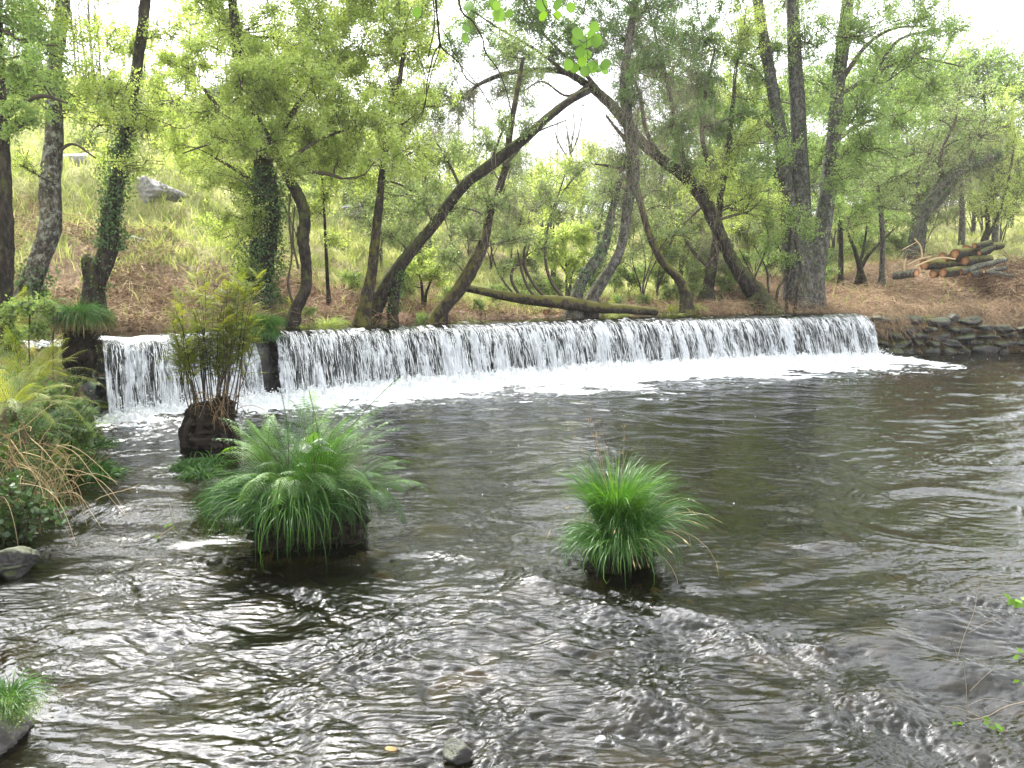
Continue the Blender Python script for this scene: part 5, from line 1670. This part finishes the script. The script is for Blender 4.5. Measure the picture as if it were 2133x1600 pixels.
# --- vivid sedge tuft, right of it
c = WPT(1290, 1178)
root = empty("sedge_tuft", (c[0], c[1], 0)); tag(root, "vivid green sedge tuft standing alone in the rapids at mid-picture", "sedge tuft")
build("root_mound", root_mass(root, c + np.array([0, .06, .04]), (.26, .22, .24), 731), M['root'], root, (c[0], c[1], 0))
mb = MB()
blades(mb, c + np.array([-.03, .05, .26]), 1500, .12, .64, .26, 732, w=.0032, droop=.62, tone=(.1, 1.), hmin=.3)
blades(mb, c + np.array([.12, .05, .24]), 800, .11, .58, .62, 733, w=.0022, droop=1.0, lean=(.30, 0), tone=(.0, .7))
blades(mb, c + np.array([-.12, -.02, .18]), 600, .13, .40, .9, 734, w=.0028, droop=1.3, lean=(-.1, -.1), tone=(0., .6))
blades(mb, c + np.array([.0, -.12, .2]), 360, .14, .50, .85, 735, w=.003, droop=1.5, lean=(.05, -.15), tone=(.2, .9))
build("sedge_blades", mb, M['sedge_vivid'], root, (c[0], c[1], 0))
mb = MB()
for k, (a, b) in enumerate([((1262, 1000), (1222, 838)), ((1246, 1000), (1186, 885)), ((1268, 1000), (1248, 880)), ((1255, 990), (1225, 880)), ((1275, 990), (1300, 890)), ((1268, 1000), (1240, 905))]):
    s_ = c + np.array([-.02, .05, .2]); e_ = P(b[0], b[1], c[1] + .05)
    pp = curve_between(s_, e_, 9, .02, .03, np.random.default_rng(740 + k))
    tubes(mb, pp, np.linspace(.0022, .0012, 9), 3, .3)
    q = pp[0][6:]; leaf_quads(mb, np.repeat(q, 3, 0) + np.random.default_rng(k).normal(0, .004, (len(q) * 3, 3)), rand_dir(len(q) * 3, 1.5), rand_dir(len(q) * 3), np.full(len(q) * 3, .03), np.full(len(q) * 3, .006), .4)
r = np.random.default_rng(750)
p = blades(MB(), c + np.array([.1, .0, .22]), 26, .14, .66, 1.0, 751, droop=1.1, lean=(.35, 0))
tubes(mb, p, np.linspace(.0015, .001, 8), 3, .8)
e = p[:, -1]; leaf_quads(mb, p[:, -2], norm(p[:, -1] - p[:, -2]), rand_dir(26), np.full(26, .07), np.full(26, .011), .9)
build("flower_stalks", mb, M['dry'], root, (c[0], c[1], 0))

# --- stump with royal fern, upstream of the big clump
c = WPT(428, 930)
root = empty("fern_stump", (c[0], c[1], 0)); tag(root, "tall yellow-green royal fern growing on a dark tree stump in the stream", "fern stump")
mb = MB()
v, f = rock((0, 0, 0), (.30, .26, .34), 761, sub=34, rough=1.3); mb.add(v + c + np.array([.0, .15, .26]), f)
v, f = rock((0, 0, 0), (.34, .30, .24), 766, sub=30, rough=1.3); mb.add(v + c + np.array([.0, .12, .02]), f)
v, f = rock((0, 0, 0), (.22, .2, .26), 765, sub=30, rough=1.3); mb.add(v + c + np.array([.16, .12, .42]), f)
r = np.random.default_rng(762)
for k in range(9):
    a = r.uniform(0, 6.28)
    s_ = c + np.array([math.cos(a) * .15, .15 + math.sin(a) * .12, .42]); e_ = c + np.array([math.cos(a) * .38, .15 + math.sin(a) * .28, -.05])
    tubes(mb, curve_between(s_, e_, 7, .15, .1, r), np.linspace(.07, .04, 7), 6, .4)
cc_, rad = trunk_px([(386, 935, 20), (378, 900, 18), (383, 884, 10)], c[1], 8); tubes(mb, cc_[None], rad[None], 7, .4)
build("stump", mb, M['root'], root, (c[0], c[1], 0))
mb = MB(); st = MB()
r = np.random.default_rng(763)
tops = [(r.uniform(350, 540), r.uniform(570, 740)) for _ in range(40)]
for k, (px_, py_) in enumerate(tops):
    bx = 395 + (px_ - 335) / 220 * 95
    a = P(bx + r.normal(0, 8), 862, c[1] + .1 + r.normal(0, .08)); tip = P(px_, py_, c[1] + .1 + r.normal(0, .2)); d = tip - a
    pp = curve_between(a, tip, 9, .03, .04, r)
    tubes(st, pp, np.linspace(.009, .003, 9), 4, r.uniform(.2, .7))
    ns = int(r.integers(18, 26))
    for q in range(ns):          # side leaflets of a twice-cut frond
        fq = r.uniform(.34, 1.0) ** .8
        o = np.array([np.interp(fq, np.linspace(0, 1, 9), pp[0][:, c_]) for c_ in range(3)])
        fronds(mb, st, o, 1, .34 * (1.25 - fq * .55), int(r.integers(1e6)), w=.34, curl=.5, elev=(.15, 1.1), az=np.array([r.choice([0, math.pi]) + r.normal(0, .6)]), npin=7, npl=4, R=.0, stalk=.1, leafw=1.2, tone=(.0, .75))
build("fern_fronds", mb, M['fern_yellow'], root, (c[0], c[1], 0))
build("fern_stalks", st, M['twig'], root, (c[0], c[1], 0))
mb = MB()
s_ = c + np.array([.14, .0, .66]) + r.normal(0, .15, (44, 3)) * (1, .6, .7)
e_ = s_ + np.stack([r.normal(.05, .2, 44), r.normal(-.12, .1, 44), -r.uniform(.0, .4, 44)], -1)
tubes(mb, curve_between(s_, e_, 7, .25, .1, r), np.linspace(.006, .003, 7), 3, r.uniform(.0, .3, 44))
build("dead_fronds", mb, M['dry'], root, (c[0], c[1], 0))

# --- tuft on the black rock in the falls, tuft at the weir's left end
x, y = weir_pt(GS - .06, .02)
c = np.array([x, y, 1.22])
root = empty("sedge_tuft", c); tag(root, "bright green grass tuft on the black rock between the two falls", "sedge tuft")
build("root_mound", root_mass(root, c + np.array([0, 0, -.08]), (.26, .24, .20), 771), M['root'], root, c)
mb = MB()
blades(mb, c + np.array([0, 0, .08]), 2800, .18, .46, .75, 772, w=.0036, droop=.8, tone=(.3, 1.))
blades(mb, c + np.array([0, -.1, -.02]), 1300, .22, .42, 1.0, 773, w=.0036, droop=1.6, tone=(.2, .8))
build("sedge_blades", mb, M['sedge_vivid'], root, c)
mb = MB(); st = MB(); fronds(mb, st, c + np.array([-.3, .1, .15]), 7, .5, 774, w=.3, elev=(.6, 1.3), tone=(.6, 1)); build("fern_fronds", mb, M['fern_yellow'], root, c)

c = P(168, 682, 11.2)
root = empty("sedge_tuft", (c[0], c[1], .9)); tag(root, "mop-like sedge on a tall dark root column at the left end of the falls", "sedge tuft")
build("root_mound", root_mass(root, c + np.array([0, 0, -.32]), (.24, .24, .62), 781), M['root'], root, (c[0], c[1], .9))
mb = MB()
blades(mb, c + np.array([0, 0, .12]), 4200, .16, .42, 1.15, 782, w=.0028, droop=.9, tone=(.1, .8))
build("sedge_blades", mb, M['sedge_vivid'], root, (c[0], c[1], .9))
mb = MB(); blades(mb, c + np.array([0, -.02, .05]), 700, .18, .5, 1.0, 783, w=.003, droop=2.0, tone=(0, .7)); build("dead_blades", mb, M['dry'], root, (c[0], c[1], .9))

# --- ferns and weeds crowding the left bank; px, py of the foot, depth, length, count, kind
BANK = [(60, 700, .90, 24, 'fern_yellow', "tall yellow-green fern on the left bank below the pale trunk"),
        (150, 745, .62, 22, 'fern_yellow', "yellow fern leaning over the root column at the left falls"),
        (10, 720, .90, 22, 'fern_yellow', "yellowing fern at the picture's left edge under the dark trunk"),
        (170, 800, .45, 14, 'fern', "blue-green fern hanging below the mop-like sedge"),
        (120, 850, .50, 22, 'fern', "green fern halfway down the left bank"),
        (200, 850, .60, 6, 'fern_yellow', "single long yellow frond reaching out in front of the left falls"),
        (50, 905, .50, 24, 'fern', "green fern above the hanging straw on the left bank"),
        (135, 950, .42, 22, 'fern', "soft fern at the water's edge beside the hanging straw"),
        (10, 985, .42, 22, 'fern', "broad green fern low on the left edge"),
        (200, 960, .32, 12, 'fern', "small fern trailing in the water below the left falls"),
        (95, 660, .75, 20, 'fern', "fresh green fern at the foot of the pale lichen-spotted trunk"),
        (20, 650, .75, 20, 'fern', "green fern in front of the leftmost trunk's foot"),
        (60, 800, .78, 26, 'fern_yellow', "yellow-green fern in the middle of the left bank"),
        (5, 850, .7, 24, 'fern_yellow', "yellow-green fern on the left edge under the yellowing one"),
        (105, 770, .66, 22, 'fern_yellow', "bushy yellow-green fern right of the bank's middle"),
        (85, 985, .40, 20, 'fern_yellow', "pale fern among the hanging straw"),
        (165, 890, .45, 20, 'fern', "green fern under the long yellow frond"),
        (30, 1075, .32, 16, 'fern', "small fern above the wet grey boulder at lower left")]
for k, (px_, py_, L, n, mt, lb) in enumerate(BANK):
    D = hit(px_, py_, 4.0, 30)
    c = P(px_, py_, D - .04)
    root = empty("fern", c); tag(root, lb, "fern", "ferns on the left bank")
    mb = MB(); st = MB()
    rz_ = np.random.default_rng(k)
    az = rz_.normal(-.6, 1.3, n)
    if "single" in lb:
        az = np.array([-.1, .05, -.4, -1.4, -.8, -2.0])
    fronds(mb, st, c, n, L, 800 + k, w=.27, curl=1.1, elev=(.2, 1.4), R=.18, az=az, npin=22, npl=7, tone=(.0, 1.))
    build("fronds", mb, M[mt], root, c); build("stalks", st, M['twig_pale'], root, c)
# low leafy cover on the bank's face between the ferns
r = np.random.default_rng(819)
mb = MB(); pts = []
for k in range(260):
    a_, b_ = r.uniform(-40, 205), r.uniform(640, 1130)
    if b_ > 1130 - max(a_ - 60, 0) * .6: continue
    D = hit(a_, b_, 3.5, 14)
    if D > 13: continue
    pts.append(P(a_, b_, D - .02))
pts = np.array(pts)
q = pts[r.integers(0, len(pts), 30000)] + r.normal(0, .09, (30000, 3))
leaf_quads(mb, q, rand_dir(30000, -.2, r), norm(rand_dir(30000, .8, r) + (.5, -.8, 0)), r.uniform(.015, .04, 30000), r.uniform(.01, .026, 30000), r.uniform(0, 1, 30000))
for q in pts[::5]:
    blades(mb, q, 60, .1, .3, 1.2, int(r.integers(1e6)), w=.0025, droop=1.5)
tag(build("bank_weeds", mb, M['leaf_dark']), "dark green weeds and grass covering the face of the left bank", "weeds", kind="stuff")

# leafy nettles and brambles filling between the ferns
tree("nettle_patch", "pale green nettles in front of the leftmost trunks", [[(60, 700, 4), (62, 660, 3), (60, 620, 2)], [(110, 700, 4), (120, 650, 3)], [(30, 700, 4), (20, 640, 3)]], 'bark_moss', 'leaf_mid',
     [(60, 635, 26), (100, 640, 22), (20, 650, 28), (75, 690, 28), (30, 700, 26)], D=10.6, dens=.26, seed=821, leafsize=.05, cat="nettles", k=5, flare=0)
tree("bramble", "dark leafy bramble over the water in the lower left", [[(40, 1090, 5), (60, 1040, 4), (80, 1000, 3)], [(20, 1100, 4), (60, 1080, 3), (110, 1090, 2)], [(60, 1090, 3), (110, 1100, 3), (150, 1085, 2)]], 'bark_dark', 'ivy',
     [(30, 1070, 40), (80, 1060, 36), (50, 1110, 34), (110, 1080, 26), (20, 1000, 40)], D=6.4, dens=.045, seed=822, leafsize=.06, cat="bramble", k=5, flare=0, twig_r=.003)
tree("bramble", "bramble with broad pale leaves between the ferns halfway down the left bank", [[(150, 900, 4), (170, 860, 3), (200, 830, 2)], [(140, 900, 4), (110, 860, 3)]], 'bark_moss', 'leaf_dark',
     [(150, 860, 34), (110, 830, 36), (60, 890, 40), (180, 900, 30), (20, 900, 40)], D=8.9, dens=.16, seed=823, leafsize=.06, cat="bramble", k=5, flare=0, twig_r=.003)
# dry straw hanging to the water
r = np.random.default_rng(830)
mb = MB()
n = 90
px = r.uniform(-20, 150, n); py = 960 + r.uniform(-50, 120, n)
D = np.interp(px, [-20, 165], [6.6, 7.6]) + r.normal(0, .2, n)
s_ = np.stack([P(a, b, d) for a, b, d in zip(px, py, D)])
e_ = s_ + np.stack([r.normal(.16, .22, n), -r.uniform(0, .35, n), -r.uniform(.25, .85, n)], -1)
e_[:, 2] = np.maximum(e_[:, 2], .0)
tubes(mb, curve_between(s_, e_, 9, .22, .07, r), np.linspace(.0042, .002, 9), 3, r.uniform(.1, 1., n))
n = 60
s_ = s_[r.integers(0, len(s_), n)]; e_ = s_ + np.stack([r.normal(-.1, .4, n), r.normal(0, .2, n), r.uniform(-.1, .4, n)], -1)
tubes(mb, curve_between(s_, e_, 7, .1, .1, r), np.linspace(.004, .002, 7), 3, r.uniform(.1, 1., n))
tag(build("hanging_straw", mb, M['dry']), "long dry straw hanging from the left bank down to the water", "dry grass", kind="stuff")
# low weeds along the waterline and the far bank
for nm, lab, arr, mat, seed in (("waterside_grass", "short grass at the waterline of the left bank", [(190, 940, 8.9), (215, 985, 8.6), (205, 880, 10.2), (395, 965, 9.0), (420, 1000, 8.6), (440, 960, 9.2)], 'sedge', 841),
                                ("bank_grass", "yellow-green weeds and ferns at the foot of the trunks on the far bank", [(650, 668, 16.0), (700, 672, 16.2), (810, 668, 17.0), (960, 655, 18.2), (985, 660, 18.0), (1280, 640, 21.6), (1400, 645, 22.0), (1440, 640, 22.6), (720, 660, 16.6), (590, 620, 17.2), (1260, 600, 22.5), (680, 650, 16.8)], 'leaf_bright', 842)):
    mb = MB()
    for k, (a, b, d) in enumerate(arr):
        q = P(a, b, d)
        while nm == "bank_grass" and pool_sd(q[:1], q[1:2])[0] < .1:
            d += .1; q = P(a, b, d)
        g = gz(q[0], q[1]); q[2] = max(g, 0.0)
        blades(mb, q, 420 if nm == "bank_grass" else 200, .30 if nm == "bank_grass" else .14, .42 if nm == "bank_grass" else .26, 1.1, seed + k * 7, w=.005, droop=1.1)
    tag(build(nm, mb, M[mat]), lab, "grass", kind="stuff")
FB = [(690, 665, 16.3, .55, 14, "bright yellow fern between the crooked trunk and the sapling"), (600, 610, 17.6, .6, 12, "bright yellow fern behind the crooked trunk"), (965, 655, 18.0, .5, 16, "yellow-green fern right of the yellow-mossed trunk's foot"),
      (805, 662, 17.0, .4, 12, "small green fern at the foot of the leaning arch's second stem"), (1275, 612, 21.9, .55, 12, "yellow-green fern above the fallen trunk's sawn end"), (1395, 640, 22.0, .5, 14, "low green fern at the sawn end of the fallen trunk")]
for k, (px_, py_, D, L, n, lb) in enumerate(FB):
    c = P(px_, py_, D)
    while pool_sd(c[:1], c[1:2])[0] < .1:
        D += .1; c = P(px_, py_, D)
    c[2] = gz(c[0], c[1])
    root = empty("fern", c); tag(root, lb, "fern", "ferns on the far bank")
    mb = MB(); st = MB(); fronds(mb, st, c, n, L, 860 + k, w=.32, curl=1.2, elev=(.5, 1.3), R=.1, npin=14, npl=4, leafw=.8, tone=(.5, 1.))
    build("fronds", mb, M['fern_yellow'], root, c); build("stalks", st, M['twig_pale'], root, c)
# greenery growing out of the stone wall
for k, (px_, py_, L, lb) in enumerate([(1820, 690, .32, "small fern dangling from the wall's left end"), (1860, 712, .38, "yellow fern in the joints above the dark slabs"), (1925, 665, .34, "blue-green sprig near the top of the stone wall"), (2045, 718, .38, "bright fern low in the stone wall's right half")]):
    c = P(px_, py_, 23.7 + (px_ - 1820) * .002)
    root = empty("fern", c); tag(root, lb, "fern", "ferns in the stone wall")
    mb = MB(); st = MB(); fronds(mb, st, c, 9, L, 880 + k, w=.34, curl=1.2, elev=(.2, 1.2), R=.05, npin=12, npl=4, leafw=.8, tone=(.4, 1.), az=np.random.default_rng(k).normal(-1.57, .9, 9))
    build("fronds", mb, M['fern_yellow' if k != 2 else 'fern'], root, c); build("stalks", st, M['twig_pale'], root, c)

# --- grass tuft in the bottom left corner
c = WPT(22, 1470, .12)
root = empty("grass_tuft", c); tag(root, "pale green grass tuft on the mossy rock in the bottom left corner", "grass tuft")
mb = MB(); blades(mb, c + np.array([-.03, .03, .03]), 320, .07, .18, 1.1, 891, w=.0022, droop=.9, tone=(.3, 1.)); blades(mb, c, 22, .06, .30, 1.2, 892, w=.0022, droop=1.0, tone=(.5, 1.))
build("blades", mb, M['sedge'], root, c)
mb = MB(); mb_p = c + np.array([-.02, 0, -.02])
r = np.random.default_rng(893); q = mb_p + r.normal(0, .055, (5200, 3)) * (1.2, 1.2, .45)
leaf_quads(mb, q, rand_dir(5200, .5, r), rand_dir(5200, .8, r), np.full(5200, .009), np.full(5200, .006), r.uniform(0, 1, 5200))
build("moss", mb, M['leaf_mid'], root, c)

# --- boughs hanging into the top of the picture from trees over the camera's bank
DF = 4.6


def round_leaves(mb, pts, size, seed):
    r = np.random.default_rng(seed)
    for q in pts:
        k = 10
        a = np.arange(k) * 2 * math.pi / k
        nr = norm(np.array([[r.normal(0, .5), -1 + r.normal(0, .4), r.normal(.2, .5)]]))[0]
        u = norm(np.cross(nr, [0, 0, 1.0])[None])[0]; v = np.cross(nr, u)
        s = size * r.uniform(.8, 1.25)
        rad = 1 + .12 * np.cos(a * 1) + .03 * np.cos(a * 5)
        ring = q + (u[None] * (np.cos(a) * .46 * rad)[:, None] + v[None] * (np.sin(a) * .5 * rad)[:, None]) * s
        ctr = q + nr * s * .05
        mb.add(np.vstack([ring, ctr]), [(i, (i + 1) % k, k) for i in range(k)], r.uniform(.5, 1))


mb = MB(); lv = MB()
org = P(1230, -260, DF)
for pts in ([(1180, -260, 8), (1150, -60, 6), (1130, 0, 5), (1160, 40, 4), (1190, 70, 3), (1215, 90, 3)], [(960, -220, 7), (1085, -10, 5), (1120, 40, 4), (1180, 90, 3)], [(1240, -250, 6), (1225, -40, 4), (1215, 40, 3), (1222, 90, 2), (1225, 150, 2)], [(1215, 90, 3), (1240, 75, 2), (1252, 80, 2)], [(1222, 110, 3), (1245, 135, 2), (1262, 145, 2)]):
    c_, rad = trunk_px(pts, DF, 5 * len(pts)); tubes(mb, c_[None], rad[None] * .55, 5, .2)
LV = [(870, 26), (1036, 12), (1040, 30), (1030, 8), (1062, 28), (1130, 10), (1162, 10), (1190, 16), (1132, 34), (1162, 32), (1205, 70), (1218, 68), (1232, 66), (1204, 82), (1222, 88), (1244, 84), (1210, 108), (1226, 114), (1214, 128), (1198, 142), (1220, 148), (1228, 142), (1240, 136), (1250, 143), (1260, 145), (1262, 134), (972, 60), (970, 80), (978, 14), (958, 30), (1240, 56), (1185, 135), (1214, 86), (1235, 140)]
round_leaves(lv, [P(a, b, DF + (i % 5) * .04) for i, (a, b) in enumerate(LV)], .066, 5)
root = empty("hanging_bough", org); tag(root, "hanging twig with large round lime-green leaves at the top centre", "bough")
build("twigs", mb, M['bark_dark'], root, org)
M['leaf_lime'] = leaf_mat("leaf_lime", (0.05, 0.11, 0.012), (0.085, 0.17, 0.018), (0.13, 0.22, 0.03), .32, .03)
build("leaves", lv, M['leaf_lime'], root, org)

mb = MB()
org = P(900, -260, 5.4)
for pts in ([(900, -260, 13), (905, -60, 9), (910, 30, 7), (916, 90, 6), (905, 110, 5), (890, 170, 4), (885, 220, 3), (862, 260, 2)], [(912, 40, 6), (918, 95, 6), (950, 125, 4), (985, 165, 3), (1010, 200, 3), (1035, 245, 2)], [(950, -200, 9), (955, 0, 7), (985, 45, 6), (1005, 80, 5), (1012, 110, 5), (1040, 150, 4), (1060, 210, 4), (1066, 260, 3), (1055, 305, 2)],
            [(920, 60, 4), (935, 85, 3), (945, 120, 3), (947, 160, 2)], [(892, 120, 4), (905, 50, 4), (900, -20, 5)], [(890, 170, 3), (880, 140, 3), (870, 110, 2)], [(918, 95, 4), (900, 150, 3), (888, 200, 3), (876, 250, 2)], [(1012, 110, 3), (1000, 150, 2), (990, 190, 2)], [(985, 45, 3), (1010, 50, 2), (1030, 70, 2)], [(1060, 210, 2), (1085, 240, 2), (1100, 270, 1)], [(935, 140, 2), (960, 190, 2), (972, 240, 1)]):
    c_, rad = trunk_px(pts, 5.4, 5 * len(pts)); tubes(mb, c_[None], rad[None] * .8, 5, .2)
o = build("hanging_bough", mb, M['bark_dark'], origin=org); tag(o, "leafless dark twigs dangling from the top left of centre", "bough")

# --- bare twigs and leaves at the lower right edge
mb = MB(); lv = MB()
DT = 3.6
org = P(2150, 1480, DT)
for pts in ([(2170, 1455, 6), (2100, 1470, 5), (2060, 1490, 4), (2020, 1498, 4), (1990, 1475, 2)], [(2150, 1560, 5), (2090, 1520, 4), (2010, 1480, 4), (1960, 1470, 2)], [(2015, 1490, 4), (2012, 1420, 4), (2005, 1380, 3), (1994, 1375, 2), (2010, 1320, 3), (2030, 1270, 3), (2042, 1190, 2)], [(1994, 1380, 3), (1960, 1372, 2), (1910, 1365, 2)],
            [(2020, 1440, 2), (2050, 1410, 2), (2072, 1390, 2), (2074, 1375, 1)], [(2018, 1318, 2), (2050, 1300, 2), (2080, 1286, 1)], [(2100, 1520, 3), (2060, 1550, 2), (2000, 1500, 2), (1970, 1490, 1)], [(2015, 1470, 2), (2060, 1455, 2), (2140, 1470, 2)], [(1998, 1375, 2), (1984, 1340, 2), (1976, 1320, 1)]):
    c_, rad = trunk_px(pts, DT, 5 * len(pts)); tubes(mb, c_[None], rad[None] * .5, 5, .6)
r = np.random.default_rng(905)
for (a, b, s_) in [(2070, 1505, .05), (2078, 1520, .04), (2125, 1540, .07), (1993, 1508, .035), (2120, 1245, .055), (2128, 1252, .05), (2130, 1365, .04), (2130, 1420, .04), (2105, 1245, .04)]:
    q = P(a, b, DT)
    leaf_quads(lv, np.repeat(q[None], 3, 0) + r.normal(0, .008, (3, 3)), rand_dir(3, 0, r), norm(np.array([[0, -1, .6]] * 3) + r.normal(0, .3, (3, 3))), np.full(3, s_), np.full(3, s_ * .6), r.uniform(.5, 1, 3))
root = empty("bare_twigs", org); tag(root, "thin bare twigs with a few leaves reaching over the rapids at lower right", "twigs")
build("twigs", mb, M['twig_pale'], root, org); build("leaves", lv, M['leaf_lime'], root, org)
# sprig caught on the riffle at the left
mb = MB(); lv = MB(); c = WPT(345, 1110, .02)
for pts in ([(325, 1125, 4), (340, 1112, 4), (360, 1095, 4), (358, 1070, 2), (352, 1045, 1)], [(340, 1112, 3), (330, 1130, 2)], [(355, 1098, 3), (372, 1112, 2)]):
    c_, rad = trunk_px(pts, c[1], 12); tubes(mb, c_[None], rad[None] * .5, 5, .8)
q = np.stack([P(a, b, c[1]) for a, b in [(360, 1088), (350, 1092), (322, 1128), (330, 1122), (362, 1094), (356, 1084)]])
leaf_quads(lv, q, rand_dir(6, .3, r), norm(np.array([[0, -1, .6]] * 6) + r.normal(0, .3, (6, 3))), np.full(6, .05), np.full(6, .03), .7)
root = empty("sprig", c); tag(root, "small leafy sprig caught on the riffle at the left", "sprig")
build("twigs", mb, M['dry'], root, c); build("leaves", lv, M['leaf_lime'], root, c)


# ------------------------------------------------------------------ the bright damp air between the camera and the far slope
mb = MB()
x0, x1, y0, y1, z0, z1 = -700., 700., -8., 460., -6., 40.
mb.add([(x0, y0, z0), (x1, y0, z0), (x1, y1, z0), (x0, y1, z0), (x0, y0, z1), (x1, y0, z1), (x1, y1, z1), (x0, y1, z1)],
       [(0, 3, 2, 1), (4, 5, 6, 7), (0, 1, 5, 4), (1, 2, 6, 5), (2, 3, 7, 6), (3, 0, 4, 7)])
hz = bpy.data.materials.new("haze"); hz.use_nodes = True
ht = hz.node_tree; ht.nodes.clear()
ho = ht.nodes.new("ShaderNodeOutputMaterial"); hv = ht.nodes.new("ShaderNodeVolumePrincipled")
hv.inputs['Color'].default_value = (0.93, 0.95, 0.97, 1); hv.inputs['Density'].default_value = 0.00055
hv.inputs['Anisotropy'].default_value = 0.3
ht.links.new(hv.outputs[0], ho.inputs['Volume'])
tag(build("haze", mb, hz, smooth_=False), kind="stuff")
